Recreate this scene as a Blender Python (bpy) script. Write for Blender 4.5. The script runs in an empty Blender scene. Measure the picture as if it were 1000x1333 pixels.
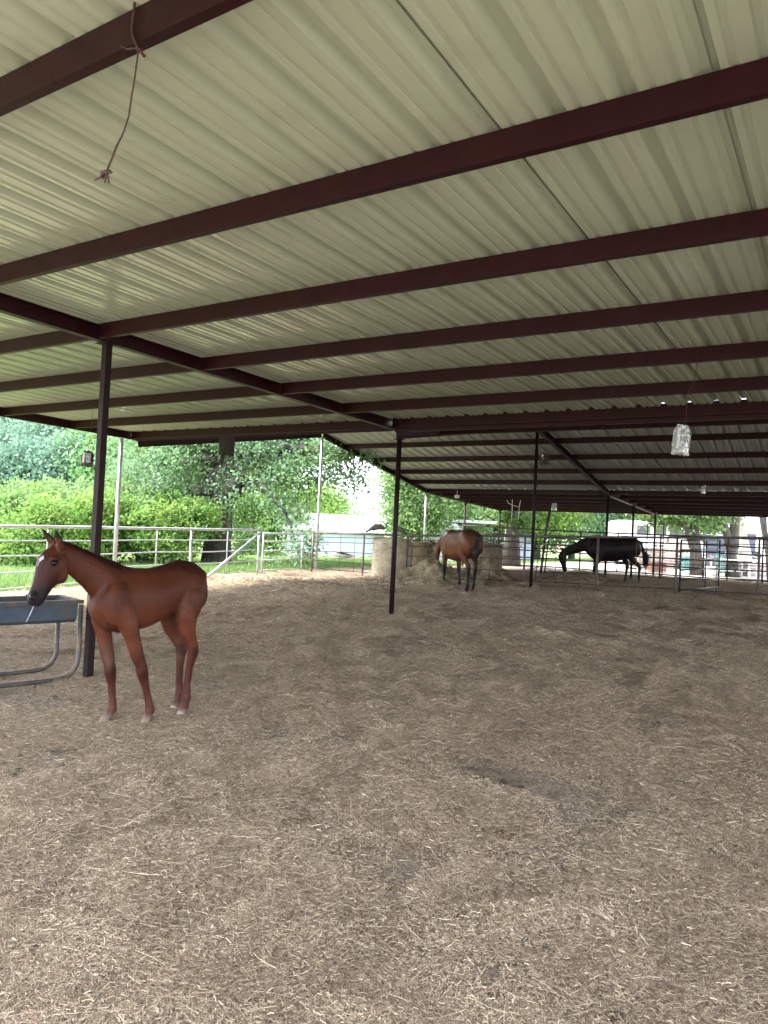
import bpy, math, random
import numpy as np
from mathutils import Vector, Matrix, noise as mnoise

random.seed(7)
RNG = np.random.default_rng(7)
SC = bpy.context.scene
COL = SC.collection
PI = math.pi

# ------------------------------------------------------------------ camera
CAM_H = 1.54
F_PX = 963.0
def _n(v): return v / np.linalg.norm(v)
def _ray(x, y): return np.array([x - 500.0, -(y - 666.5), F_PX])
_v1 = _n(_ray(-1015, 620)); _v2 = _n(_ray(1110, 722))
_up = _n(np.cross(_v1, _v2)); _up = _up if _up[1] > 0 else -_up
_X = -_v1; _Y = _n(np.cross(_up, _X)); _Y = _Y if _Y[2] > 0 else -_Y
ROT = np.array([_X, _Y, _up])
EYE = np.array([0, 0, CAM_H])
def wr(x, y): return ROT @ _n(_ray(x, y))
def at_Y(x, y, Y): d = wr(x, y); return EYE + d * (Y / d[1])
def at_X(x, y, X): d = wr(x, y); return EYE + d * (X / d[0])
def depth_of(p): return float((ROT.T @ (np.array(p, float) - EYE))[2])
def at_D(x, y, D):
    d = wr(x, y); return EYE + d * (D / (ROT.T @ d)[2])

cam = bpy.data.cameras.new('camera'); camo = bpy.data.objects.new('camera', cam); COL.objects.link(camo)
cam.sensor_fit = 'VERTICAL'; cam.sensor_height = 36.0; cam.lens = F_PX / 1333.0 * 36.0
cam.clip_start = 0.05; cam.clip_end = 2000
r = ROT @ np.array([1, 0, 0]); u = ROT @ np.array([0, 1, 0]); b = -(ROT @ np.array([0, 0, 1]))
camo.matrix_world = Matrix(((r[0], u[0], b[0], 0), (r[1], u[1], b[1], 0), (r[2], u[2], b[2], CAM_H), (0, 0, 0, 1)))
SC.camera = camo

# ------------------------------------------------------------------ world and light
SUN_EL = math.radians(53); SUN_AZ = math.radians(238)     # azimuth measured for the sun's position, from +Y clockwise
w = bpy.data.worlds.new('World'); SC.world = w; w.use_nodes = True
nt = w.node_tree; nt.nodes.clear()
out = nt.nodes.new('ShaderNodeOutputWorld'); bg = nt.nodes.new('ShaderNodeBackground')
sky = nt.nodes.new('ShaderNodeTexSky'); sky.sky_type = 'NISHITA'; sky.sun_disc = False
sky.sun_elevation = SUN_EL; sky.sun_rotation = SUN_AZ; sky.air_density = 1.0; sky.dust_density = 2.5; sky.ozone_density = 1.0
tc = nt.nodes.new('ShaderNodeTexCoord'); mp = nt.nodes.new('ShaderNodeMapping'); mp.inputs['Scale'].default_value = (1, 1, 2.6)
nz = nt.nodes.new('ShaderNodeTexNoise'); nz.inputs['Scale'].default_value = 2.2; nz.inputs['Detail'].default_value = 7; nz.inputs['Roughness'].default_value = 0.6
rp = nt.nodes.new('ShaderNodeValToRGB'); rp.color_ramp.elements[0].position = 0.28; rp.color_ramp.elements[1].position = 0.58
mx = nt.nodes.new('ShaderNodeMix'); mx.data_type = 'RGBA'
mx.inputs[7].default_value = (10.5, 11.2, 12.0, 1)
nt.links.new(tc.outputs['Generated'], mp.inputs['Vector']); nt.links.new(mp.outputs[0], nz.inputs['Vector'])
nt.links.new(nz.outputs[0], rp.inputs[0]); nt.links.new(rp.outputs[0], mx.inputs[0])
nt.links.new(sky.outputs[0], mx.inputs[6]); nt.links.new(mx.outputs[2], bg.inputs[0]); nt.links.new(bg.outputs[0], out.inputs[0])
bg.inputs[1].default_value = 0.14
sl = bpy.data.lights.new('sun', 'SUN'); sl.energy = 2.9; sl.angle = math.radians(10); sl.color = (1.0, 0.95, 0.87)
so = bpy.data.objects.new('sun', sl); COL.objects.link(so)
sd = Vector((math.sin(SUN_AZ) * math.cos(SUN_EL), math.cos(SUN_AZ) * math.cos(SUN_EL), math.sin(SUN_EL)))
so.rotation_euler = sd.to_track_quat('Z', 'Y').to_euler(); so.location = (0, -20, 30)
SC.view_settings.view_transform = 'Standard'; SC.view_settings.look = 'None'
SC.view_settings.exposure = 2.50; SC.view_settings.gamma = 1.0; SC.view_settings.use_curve_mapping = False
SC.render.engine = 'CYCLES'
SC.cycles.max_bounces = 9; SC.cycles.diffuse_bounces = 5; SC.cycles.glossy_bounces = 3; SC.cycles.transmission_bounces = 6; SC.cycles.transparent_max_bounces = 8
SC.cycles.use_denoising = True; SC.cycles.denoising_input_passes = 'RGB_ALBEDO_NORMAL'; SC.cycles.denoising_prefilter = 'NONE'

# ------------------------------------------------------------------ materials
def newmat(name):
    m = bpy.data.materials.new(name); m.use_nodes = True
    n = m.node_tree.nodes; l = m.node_tree.links
    return m, n, l, n['Principled BSDF']
def ramp(n, cols):
    r = n.new('ShaderNodeValToRGB'); e = r.color_ramp.elements
    e[0].position, e[0].color = cols[0][0], (*cols[0][1], 1); e[1].position, e[1].color = cols[-1][0], (*cols[-1][1], 1)
    for p, c in cols[1:-1]:
        k = e.new(p); k.color = (*c, 1)
    return r
def noise_mat(name, cols, scale=5, rough=0.6, bump=0.0, bscale=40, metallic=0.0, stretch=(1, 1, 1), spec=0.5, detail=6, second=None, coords='Object'):
    m, n, l, b = newmat(name)
    t = n.new('ShaderNodeTexCoord'); mp = n.new('ShaderNodeMapping'); mp.inputs['Scale'].default_value = stretch
    l.new(t.outputs[coords], mp.inputs[0])
    nz = n.new('ShaderNodeTexNoise'); nz.inputs['Scale'].default_value = scale; nz.inputs['Detail'].default_value = detail; nz.inputs['Roughness'].default_value = 0.65
    l.new(mp.outputs[0], nz.inputs['Vector'])
    r = ramp(n, cols); l.new(nz.outputs[0], r.inputs[0])
    colout = r.outputs[0]
    if second:                      # (colour, scale, low, high)
        c2, s2, lo, hi = second
        n2 = n.new('ShaderNodeTexNoise'); n2.inputs['Scale'].default_value = s2; n2.inputs['Detail'].default_value = 8
        l.new(t.outputs[coords], n2.inputs['Vector'])
        mr = n.new('ShaderNodeMapRange'); mr.inputs[1].default_value = lo; mr.inputs[2].default_value = hi
        l.new(n2.outputs[0], mr.inputs[0])
        mx = n.new('ShaderNodeMix'); mx.data_type = 'RGBA'; mx.inputs[7].default_value = (*c2, 1)
        l.new(mr.outputs[0], mx.inputs[0]); l.new(colout, mx.inputs[6]); colout = mx.outputs[2]
    l.new(colout, b.inputs['Base Color'])
    b.inputs['Roughness'].default_value = rough; b.inputs['Metallic'].default_value = metallic
    b.inputs['Specular IOR Level'].default_value = spec
    if bump:
        n3 = n.new('ShaderNodeTexNoise'); n3.inputs['Scale'].default_value = bscale; n3.inputs['Detail'].default_value = 5
        l.new(mp.outputs[0], n3.inputs['Vector'])
        bp = n.new('ShaderNodeBump'); bp.inputs['Strength'].default_value = bump; bp.inputs['Distance'].default_value = 0.02
        l.new(n3.outputs[0], bp.inputs['Height']); l.new(bp.outputs[0], b.inputs['Normal'])
    return m
M = {}
M['sheet'] = noise_mat('painted_sheet', [(0.3, (0.47, 0.54, 0.415)), (0.7, (0.54, 0.61, 0.475))], 1.2, 0.2, 0.015, 3, metallic=.15, spec=.7, stretch=(3, .35, 1), second=((0.40, 0.42, 0.31), 2.6, 0.58, 0.9), coords='Object')
M['sheet_far'] = noise_mat('galvalume_sheet', [(0.3, (0.40, 0.42, 0.42)), (0.7, (0.50, 0.52, 0.52))], 2, 0.42, 0.05, 4, metallic=0.0, stretch=(3, .4, 1))
M['maroon'] = noise_mat('maroon_primer_steel', [(0.3, (0.016, 0.0018, 0.0034)), (0.7, (0.025, 0.0030, 0.0052))], 4, 0.5, 0.1, 30, spec=.2, second=((0.024, 0.008, 0.007), 5, 0.6, 0.8))
M['maroon_post'] = noise_mat('maroon_dusty_steel', [(0.3, (0.009, 0.0035, 0.0035)), (0.7, (0.018, 0.0075, 0.0075))], 6, 0.6, 0.1, 40, spec=.2, second=((0.07, 0.05, 0.04), 7, 0.62, 0.85))
M['galv'] = noise_mat('galvanised_pipe', [(0.3, (0.36, 0.38, 0.40)), (0.7, (0.55, 0.57, 0.58))], 8, 0.42, 0.05, 60, metallic=0.45, second=((0.25, 0.16, 0.11), 5, 0.62, 0.8))
M['rust'] = noise_mat('weathered_pipe', [(0.3, (0.07, 0.055, 0.05)), (0.7, (0.17, 0.15, 0.14))], 6, 0.6, 0.15, 60, metallic=0.2, second=((0.15, 0.07, 0.045), 4, 0.52, 0.7))
M['bare'] = noise_mat('dark_pipe', [(0.3, (0.03, 0.028, 0.03)), (0.7, (0.065, 0.06, 0.06))], 6, 0.5, 0.1, 60, metallic=0.3, second=((0.12, 0.06, 0.04), 4, 0.55, 0.75))
M['darkrail'] = noise_mat('dull_dark_rod', [(0.3, (0.012, 0.010, 0.010)), (0.7, (0.03, 0.026, 0.024))], 6, 0.8, 0.1, 60, spec=.1)
M['trough'] = noise_mat('blue_grey_trough_paint', [(0.3, (0.035, 0.052, 0.075)), (0.7, (0.065, 0.085, 0.115))], 5, 0.5, 0.2, 25, second=((0.09, 0.065, 0.055), 6, 0.58, 0.68))
M['trough_frame'] = noise_mat('worn_trough_frame', [(0.3, (0.04, 0.036, 0.038)), (0.7, (0.10, 0.09, 0.09))], 9, 0.5, 0.2, 40, metallic=0.3, second=((0.14, 0.085, 0.06), 8, 0.5, 0.7))
M['twine'] = noise_mat('brown_twine', [(0.3, (0.045, 0.028, 0.018)), (0.7, (0.10, 0.062, 0.042))], 60, 0.9, 0.5, 300)
M['redtwine'] = noise_mat('red_twine', [(0.3, (0.06, 0.016, 0.014)), (0.7, (0.10, 0.03, 0.024))], 60, 0.9, 0.5, 300)
M['bark'] = noise_mat('bark', [(0.3, (0.035, 0.03, 0.027)), (0.7, (0.10, 0.088, 0.078))], 4, 0.9, 0.9, 14, stretch=(3, 3, .5))
M['palebark'] = noise_mat('pale_bark', [(0.3, (0.20, 0.17, 0.15)), (0.7, (0.36, 0.32, 0.29))], 4, 0.9, 0.8, 14, stretch=(3, 3, .5))
M['bluesteel'] = noise_mat('pale_blue_siding', [(0.3, (0.40, 0.44, 0.54)), (0.7, (0.48, 0.52, 0.62))], 1.2, 0.5)
M['bluesteel2'] = noise_mat('teal_trim', [(0.3, (0.10, 0.19, 0.22)), (0.7, (0.14, 0.24, 0.27))], 2, 0.5)
M['whitesteel'] = noise_mat('white_siding', [(0.3, (0.62, 0.64, 0.66)), (0.7, (0.78, 0.8, 0.82))], 1.5, 0.5, second=((0.45, 0.42, 0.38), 3, 0.6, 0.85))
M['roofpale'] = noise_mat('pale_metal_roof', [(0.3, (0.50, 0.53, 0.55)), (0.7, (0.66, 0.69, 0.70))], 1.5, 0.4)
M['navy'] = noise_mat('navy_paint', [(0.3, (0.018, 0.024, 0.045)), (0.7, (0.035, 0.042, 0.07))], 3, 0.5)
M['orange'] = noise_mat('faded_red_plastic', [(0.3, (0.15, 0.06, 0.05)), (0.7, (0.21, 0.09, 0.075))], 3, 0.5)
M['teal'] = noise_mat('teal_plastic', [(0.3, (0.04, 0.13, 0.13)), (0.7, (0.07, 0.18, 0.17))], 3, 0.5)
M['white'] = noise_mat('white_paint', [(0.3, (0.50, 0.50, 0.50)), (0.7, (0.74, 0.74, 0.73))], 3, 0.45, second=((0.3, 0.26, 0.22), 5, 0.55, 0.8))
M['junkwood'] = noise_mat('weathered_wood', [(0.3, (0.24, 0.19, 0.17)), (0.7, (0.46, 0.38, 0.35))], 5, 0.9, 0.4, 30, stretch=(1, 6, 1))
M['rubber'] = noise_mat('rubber', [(0.3, (0.02, 0.02, 0.02)), (0.7, (0.035, 0.035, 0.035))], 5, 0.8)
M['darkglass'] = noise_mat('dark_window', [(0.3, (0.015, 0.02, 0.025)), (0.7, (0.03, 0.035, 0.04))], 2, 0.08)
M['blackstuff'] = noise_mat('black_plastic', [(0.3, (0.012, 0.012, 0.012)), (0.7, (0.03, 0.028, 0.026))], 12, 0.45, 0.5, 40)
M['dung'] = noise_mat('dung', [(0.3, (0.03, 0.024, 0.016)), (0.7, (0.07, 0.055, 0.035))], 20, 0.9, 0.8, 60)
M['hoof'] = noise_mat('hoof_horn', [(0.3, (0.28, 0.22, 0.18)), (0.7, (0.42, 0.35, 0.30))], 20, 0.6, 0.3, 80)
M['hoofdark'] = noise_mat('dark_hoof_horn', [(0.3, (0.02, 0.018, 0.016)), (0.7, (0.05, 0.042, 0.036))], 20, 0.6, 0.3, 80)
M['eye'] = noise_mat('eye', [(0.3, (0.004, 0.003, 0.002)), (0.7, (0.007, 0.005, 0.004))], 20, 0.22, spec=.25)
M['hairdark'] = noise_mat('dark_hair', [(0.3, (0.012, 0.008, 0.007)), (0.7, (0.03, 0.018, 0.014))], 30, 0.6)
M['hairred'] = noise_mat('chestnut_hair', [(0.3, (0.06, 0.02, 0.012)), (0.7, (0.11, 0.035, 0.02))], 30, 0.6)
M['bird'] = noise_mat('peahen_plumage', [(0.3, (0.07, 0.055, 0.05)), (0.7, (0.15, 0.12, 0.115))], 30, 0.7, 0.5, 80)
M['birdneck'] = noise_mat('peahen_neck', [(0.3, (0.01, 0.05, 0.05)), (0.7, (0.02, 0.09, 0.08))], 30, 0.35)
M['cardback'] = noise_mat('brown_mesh_bag', [(0.3, (0.010, 0.008, 0.006)), (0.7, (0.040, 0.032, 0.025))], 25, 0.8, 0.9, 50)

def attr_mat(name, base_mul=1.0, rough=0.8, translucent=0.0, spec=0.3, noise_amt=0.0, bump=0.0, bscale=200, sheen=0.0, stretch=(1, 1, 1)):
    m, n, l, b = newmat(name)
    a = n.new('ShaderNodeAttribute'); a.attribute_name = 'tint'
    c = a.outputs['Color']
    if noise_amt:
        t = n.new('ShaderNodeTexCoord'); mp = n.new('ShaderNodeMapping'); mp.inputs['Scale'].default_value = stretch
        l.new(t.outputs['Object'], mp.inputs[0])
        nz = n.new('ShaderNodeTexNoise'); nz.inputs['Scale'].default_value = 6; nz.inputs['Detail'].default_value = 8
        l.new(mp.outputs[0], nz.inputs['Vector'])
        mr = n.new('ShaderNodeMapRange'); mr.inputs[1].default_value = .3; mr.inputs[2].default_value = .7
        mr.inputs[3].default_value = 1 - noise_amt; mr.inputs[4].default_value = 1 + noise_amt
        l.new(nz.outputs[0], mr.inputs[0])
        mx = n.new('ShaderNodeVectorMath'); mx.operation = 'SCALE'
        l.new(c, mx.inputs[0]); l.new(mr.outputs[0], mx.inputs['Scale']); c = mx.outputs[0]
    l.new(c, b.inputs['Base Color']); b.inputs['Roughness'].default_value = rough; b.inputs['Specular IOR Level'].default_value = spec
    if sheen: b.inputs['Sheen Weight'].default_value = sheen; b.inputs['Sheen Roughness'].default_value = .4
    if bump:
        t = n.new('ShaderNodeTexCoord'); n3 = n.new('ShaderNodeTexNoise'); n3.inputs['Scale'].default_value = bscale; n3.inputs['Detail'].default_value = 4
        l.new(t.outputs['Object'], n3.inputs['Vector'])
        bp = n.new('ShaderNodeBump'); bp.inputs['Strength'].default_value = bump; bp.inputs['Distance'].default_value = 0.01
        l.new(n3.outputs[0], bp.inputs['Height']); l.new(bp.outputs[0], b.inputs['Normal'])
    if translucent:
        tr = n.new('ShaderNodeBsdfTranslucent'); l.new(c, tr.inputs[0])
        ms = n.new('ShaderNodeMixShader'); ms.inputs[0].default_value = translucent
        o = n['Material Output']; l.new(b.outputs[0], ms.inputs[1]); l.new(tr.outputs[0], ms.inputs[2]); l.new(ms.outputs[0], o.inputs[0])
    return m
M['leaf'] = attr_mat('leaf', rough=0.7, translucent=0.45, spec=0.12)
M['grass'] = attr_mat('grass_blade', rough=0.6, translucent=0.3, spec=0.3)
M['straw'] = attr_mat('straw', rough=0.6, translucent=0.12, spec=0.35)
M['coat'] = attr_mat('horse_coat', rough=0.36, spec=0.13, noise_amt=0.2, bump=0.22, bscale=120, sheen=0.0)

# ------------------------------------------------------------------ mesh helpers
class MB:
    def __init__(s): s.v = []; s.f = []; s.c = []
    def add(s, v, f, c=None):
        o = len(s.v); s.v += [tuple(map(float, p)) for p in v]; s.f += [tuple(i + o for i in q) for q in f]
        if c is not None: s.c += [c] * len(v)
        return s
    def box(s, x0, x1, y0, y1, z0, z1, mat=None, c=None):
        v = [(x, y, z) for z in (z0, z1) for y in (y0, y1) for x in (x0, x1)]
        if mat is not None: v = [tuple(mat @ Vector(p)) for p in v]
        return s.add(v, [(0, 2, 3, 1), (4, 5, 7, 6), (0, 1, 5, 4), (2, 6, 7, 3), (0, 4, 6, 2), (1, 3, 7, 5)], c)
    def tube(s, pts, rad, n=8, caps=True, c=None):
        pts = [Vector(p) for p in pts]; k = len(pts)
        rad = [rad] * k if not hasattr(rad, '__len__') else rad
        vs, fs = [], []; ref = None
        for i, p in enumerate(pts):
            d = (pts[min(i + 1, k - 1)] - pts[max(i - 1, 0)]).normalized()
            if ref is None: ref = Vector((0, 0, 1)) if abs(d.z) < .9 else Vector((1, 0, 0))
            a = d.cross(ref)
            if a.length < 1e-4: a = d.cross(Vector((0, 1, 0)))
            a.normalize(); q = a.cross(d).normalized(); ref = q
            for j in range(n):
                t = 2 * PI * j / n; vs.append(p + (a * math.cos(t) + q * math.sin(t)) * rad[i])
        for i in range(k - 1):
            for j in range(n):
                fs.append((i * n + j, i * n + (j + 1) % n, (i + 1) * n + (j + 1) % n, (i + 1) * n + j))
        if caps: fs.append(tuple(range(n))[::-1]); fs.append(tuple((k - 1) * n + j for j in range(n)))
        return s.add(vs, fs, c)
    def loft(s, st, n=16):
        """st: list of (centre, (axis1*r1), (axis2*r2)) elliptical stations"""
        vs, fs = [], []; k = len(st)
        for c, A, B in st:
            c, A, B = Vector(c), Vector(A), Vector(B)
            for j in range(n):
                t = 2 * PI * j / n; vs.append(c + A * math.cos(t) + B * math.sin(t))
        for i in range(k - 1):
            for j in range(n):
                fs.append((i * n + j, i * n + (j + 1) % n, (i + 1) * n + (j + 1) % n, (i + 1) * n + j))
        fs.append(tuple(range(n))[::-1]); fs.append(tuple((k - 1) * n + j for j in range(n)))
        return s.add(vs, fs)
    def mesh(s, name, mat=None, smooth=False):
        me = bpy.data.meshes.new(name); me.from_pydata(s.v, [], s.f); me.update()
        if mat: me.materials.append(mat)
        if smooth: me.polygons.foreach_set('use_smooth', [True] * len(me.polygons))
        if s.c:
            a = me.attributes.new('tint', 'FLOAT_COLOR', 'POINT'); a.data.foreach_set('color', [x for c in s.c for x in (*c, 1)])
        return me
    def build(s, name, mat, parent=None, loc=None, smooth=False):
        return link(name, s.mesh(name, mat, smooth), parent, loc)
def link(name, me, parent=None, loc=None, rot=None):
    o = bpy.data.objects.new(name, me); COL.objects.link(o)
    if parent: o.parent = parent
    if loc is not None: o.location = tuple(map(float, loc))
    if rot is not None: o.rotation_euler = rot
    return o
def tag(o, label=None, cat=None, group=None, kind=None):
    for k, v in (('label', label), ('category', cat), ('group', group), ('kind', kind)):
        if v: o[k] = v
    return o
def empty(name, loc=(0, 0, 0), rz=0, **kw):
    o = bpy.data.objects.new(name, None); COL.objects.link(o); o.location = tuple(map(float, loc)); o.rotation_euler = (0, 0, rz)
    return tag(o, **kw)
def mesh_np(name, V, F, mat, tint=None, smooth=False):
    """V (n,3), F (m,k) numpy arrays"""
    me = bpy.data.meshes.new(name); k = F.shape[1]
    me.vertices.add(len(V)); me.vertices.foreach_set('co', V.astype(np.float32).ravel())
    me.loops.add(F.size); me.loops.foreach_set('vertex_index', F.astype(np.int32).ravel())
    me.polygons.add(len(F)); me.polygons.foreach_set('loop_start', np.arange(0, F.size, k, dtype=np.int32)); me.polygons.foreach_set('loop_total', np.full(len(F), k, dtype=np.int32))
    if smooth: me.polygons.foreach_set('use_smooth', np.ones(len(F), bool))
    me.update(calc_edges=True)
    if mat: me.materials.append(mat)
    if tint is not None:
        a = me.attributes.new('tint', 'FLOAT_COLOR', 'POINT')
        c = np.ones((len(V), 4), np.float32); c[:, :3] = tint; a.data.foreach_set('color', c.ravel())
    return me

# ------------------------------------------------------------------ terrain height
def vnoise(x, y, seed=0):
    """cheap smooth value noise on arrays"""
    x = np.asarray(x, float); y = np.asarray(y, float)
    xi = np.floor(x).astype(np.int64); yi = np.floor(y).astype(np.int64); fx = x - xi; fy = y - yi
    fx = fx * fx * (3 - 2 * fx); fy = fy * fy * (3 - 2 * fy)
    def h(a, b):
        n = (a * 374761393 + b * 668265263 + seed * 1274126177) & 0x7fffffff
        n = ((n ^ (n >> 13)) * 1274126177) & 0x7fffffff
        return ((n ^ (n >> 16)) & 0xffff) / 65535.0
    return (h(xi, yi) * (1 - fx) + h(xi + 1, yi) * fx) * (1 - fy) + (h(xi, yi + 1) * (1 - fx) + h(xi + 1, yi + 1) * fx) * fy
def fbm(x, y, o=4, seed=0):
    s = 0; a = .5
    for i in range(o): s = s + a * vnoise(x * 2 ** i, y * 2 ** i, seed + i); a *= .5
    return s
def gbase(X, Y):
    X = np.asarray(X, float); Y = np.asarray(Y, float)
    z = np.interp(Y, [3.3, 4.3, 9.9, 15.8, 22, 40], [-.04, 0, .2, .34, .38, .38])
    out = np.clip(-14.5 - X, 0, None)
    return z - .030 * np.clip(out, 0, 40)
def bumps(X, Y):
    X = np.asarray(X, float); Y = np.asarray(Y, float)
    inside = np.clip((X + 12.6) * 2, 0, 1) * np.clip((28.5 - Y) * 1, 0, 1)
    b = (fbm(X * 1.1, Y * 1.1, 3, 3) - .45) * (.07 + .05 * np.clip((Y - 5) / 8, 0, 1)) + (fbm(X * 4.2, Y * 4.2, 4, 9) - .45) * .095
    flat = np.clip(1.4 - np.hypot((X + 6.0) / 2.0, (Y - 3.3) / 2.2), 0, 1)
    pm_ = sum(.018 * np.exp(-((X - px_) ** 2 + (Y - py_) ** 2) / .035) for px_, py_ in ((-6.1, 4.5), (-6.1, 9.95)))
    return b * inside * (1 - .93 * np.clip(flat * 2, 0, 1)) + pm_
def gz(X, Y): return float(gbase(X, Y) + bumps(X, Y))
def gnd(px, py):
    z = 0.0
    for i in range(40):
        d = wr(px, py); t = (z - CAM_H) / d[2]; p = EYE + d * t; z = .5 * z + .5 * float(gbase(p[0], p[1]))
    return p

# ------------------------------------------------------------------ ground
m, n, l, b_ = newmat('bedding_ground')
t = n.new('ShaderNodeTexCoord')
def nzn(scale, det=8, rough=.6, stretch=None):
    q = n.new('ShaderNodeTexNoise'); q.inputs['Scale'].default_value = scale; q.inputs['Detail'].default_value = det; q.inputs['Roughness'].default_value = rough
    if stretch:
        mp = n.new('ShaderNodeMapping'); mp.inputs['Scale'].default_value = stretch[0]; mp.inputs['Rotation'].default_value = (0, 0, stretch[1]); l.new(t.outputs['Object'], mp.inputs[0]); l.new(mp.outputs[0], q.inputs['Vector'])
    else: l.new(t.outputs['Object'], q.inputs['Vector'])
    return q
def mixc(fac, a, bcol):
    q = n.new('ShaderNodeMix'); q.data_type = 'RGBA'; l.new(fac, q.inputs[0])
    if hasattr(a, 'links'): l.new(a, q.inputs[6])
    else: q.inputs[6].default_value = (*a, 1)
    if hasattr(bcol, 'links'): l.new(bcol, q.inputs[7])
    else: q.inputs[7].default_value = (*bcol, 1)
    return q.outputs[2]
def rng(o, lo, hi, a=0, c=1):
    q = n.new('ShaderNodeMapRange'); q.inputs[1].default_value = lo; q.inputs[2].default_value = hi; q.inputs[3].default_value = a; q.inputs[4].default_value = c; l.new(o, q.inputs[0]); return q.outputs[0]
fine = nzn(60, 8, .75); s1 = nzn(30, 6, .7, ((1, 7, 1), .6)); s2 = nzn(30, 6, .7, ((7, 1, 1), .2)); big = nzn(.9, 5, .6); mid = nzn(6, 5, .6)
c = mixc(rng(fine.outputs[0], .35, .65), (.065, .049, .039), (.43, .345, .275))
c = mixc(rng(s1.outputs[0], .55, .68), c, (.48, .41, .33)); c = mixc(rng(s2.outputs[0], .56, .70), c, (.42, .36, .29))
c = mixc(rng(mid.outputs[0], .50, .66, 0, .6), c, (.075, .058, .048)); c = mixc(rng(big.outputs[0], .5, .7, 0, .45), c, (.11, .087, .066))
l.new(c, b_.inputs['Base Color']); b_.inputs['Roughness'].default_value = .9; b_.inputs['Specular IOR Level'].default_value = .2
bp = n.new('ShaderNodeBump'); bp.inputs['Strength'].default_value = .9; bp.inputs['Distance'].default_value = .012
l.new(s1.outputs[0], bp.inputs['Height']); l.new(bp.outputs[0], b_.inputs['Normal'])
M['ground'] = m
def grid_sheet(name, xs, ys, hf, mat):
    Xg, Yg = np.meshgrid(xs, ys); Z = hf(Xg, Yg)
    V = np.stack([Xg.ravel(), Yg.ravel(), Z.ravel()], 1); nx, ny = len(xs), len(ys)
    i = np.arange((ny - 1) * (nx - 1)); q = (i // (nx - 1)) * nx + i % (nx - 1)
    F = np.stack([q, q + 1, q + nx + 1, q + nx], 1)
    return link(name, mesh_np(name, V, F, mat, smooth=True))
xs = np.concatenate([np.linspace(-400, -30, 16), np.linspace(-28, -13, 30), np.arange(-12.7, 1.6, .055), np.linspace(2, 14, 24), np.linspace(18, 400, 16)])
ys = np.concatenate([np.linspace(-300, -12, 14), np.linspace(-10, .2, 26), np.arange(.3, 11, .045), np.arange(11, 29.5, .09), np.linspace(30, 60, 20), np.linspace(70, 500, 16)])
tag(grid_sheet('ground', xs, ys, lambda X, Y: gbase(X, Y) + bumps(X, Y), M['ground']), kind='structure')
# lawn west of the fence
M['lawn'] = noise_mat('lawn', [(0.3, (0.09, 0.13, 0.035)), (0.55, (0.13, 0.19, 0.05)), (0.75, (0.18, 0.24, 0.08))], 3, .9, .6, 40, spec=.2, second=((.25, .22, .12), .8, .6, .8))
xs2 = np.concatenate([np.linspace(-160, -32, 12), np.linspace(-30, -12.75, 40)]); ys2 = np.linspace(-40, 120, 120)
tag(grid_sheet('lawn', xs2, ys2, lambda X, Y: gbase(X, Y) + .012 + .03 * (fbm(X * .7, Y * .7, 3, 5) - .5) - np.clip((X + 12.95) * .3, 0, 1), M['lawn']), kind='structure')
xs3 = np.linspace(-12.7, 60, 50); ys3 = np.concatenate([np.linspace(29.2, 60, 30), np.linspace(65, 150, 12)])
M['yard'] = noise_mat('yard_dirt', [(0.3, (0.30, 0.26, 0.22)), (0.55, (0.46, 0.41, 0.36)), (0.75, (0.18, 0.26, 0.08))], .5, .9, .4, 20, spec=.2)
tag(grid_sheet('yard', xs3, ys3, lambda X, Y: gbase(X, Y) + .012 + .02 * fbm(X * .7, Y * .7, 3, 5), M['yard']), kind='structure')

# ------------------------------------------------------------------ the open barn
barn = empty('open_barn', (-6.1, 9.9, 0.2), label='open sided metal pole barn with maroon steel frame and ribbed sheet roof', cat='barn')
BO = Vector(barn.location)
def bpart(name, me, loc=(0, 0, 0), rot=None): return link(name, me, barn, Vector(loc) - BO, rot)
RX = [-12.2, -6.1, 0.0, 6.1]
def near_z(Y): return 3.237 - .0157 * (Y - 4.4)                 # underside of the purlins, front roof
def gab_z(Y):                                                    # underside of the purlins, rear gable
    return float(np.interp(Y, [9.8, 15.9, 21.8, 28.2], [3.03, 4.05, 2.95, 2.66]))
PD = .135
# ribbed panels
def profile():
    P = []; pitch = .9144 / 3; H_ = .043
    for k in range(3):
        x = k * pitch
        if k > 0: P += [(x - .052, 0), (x - .022, H_), (x + .022, H_), (x + .052, 0)]
        else: P += [(x + .004, H_ + .004), (x + .024, H_), (x + .052, 0)]
        for q in (1 / 3, 2 / 3):
            c = x + pitch * q; P += [(c - .019, 0), (c - .011, .009), (c + .011, .009), (c + .019, 0)]
    P += [(.9144 - .052, 0), (.9144 - .022, .038), (.9144 + .012, .037)]
    return P
PROF = profile()
def panel_mesh(name, L, mat, seed=0):
    ny = 14; v = []; f = []; k = len(PROF)
    for j in range(ny + 1):
        y = L * j / ny
        for i, (x, z) in enumerate(PROF):
            v.append((x, y, z + .0022 * math.sin(y * 4.7 + i * .9 + seed) * (.3 + (i % 5) * .2)))
    for j in range(ny):
        for i in range(k - 1): f.append((j * k + i, j * k + i + 1, (j + 1) * k + i + 1, (j + 1) * k + i))
    # ridge cap over the seam on the weather side, so that no sky shows through
    o = len(v); cp = [(.868, .0065), (.890, .053), (.938, .053), (.9605, .0065)]; v += [(x, 0, z) for x, z in cp] + [(x, L, z) for x, z in cp]; f += [(o + i, o + i + 1, o + 5 + i, o + 4 + i) for i in range(3)]
    me = bpy.data.meshes.new(name); me.from_pydata(v, [], f); me.materials.append(mat); me.update(); return me
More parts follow.
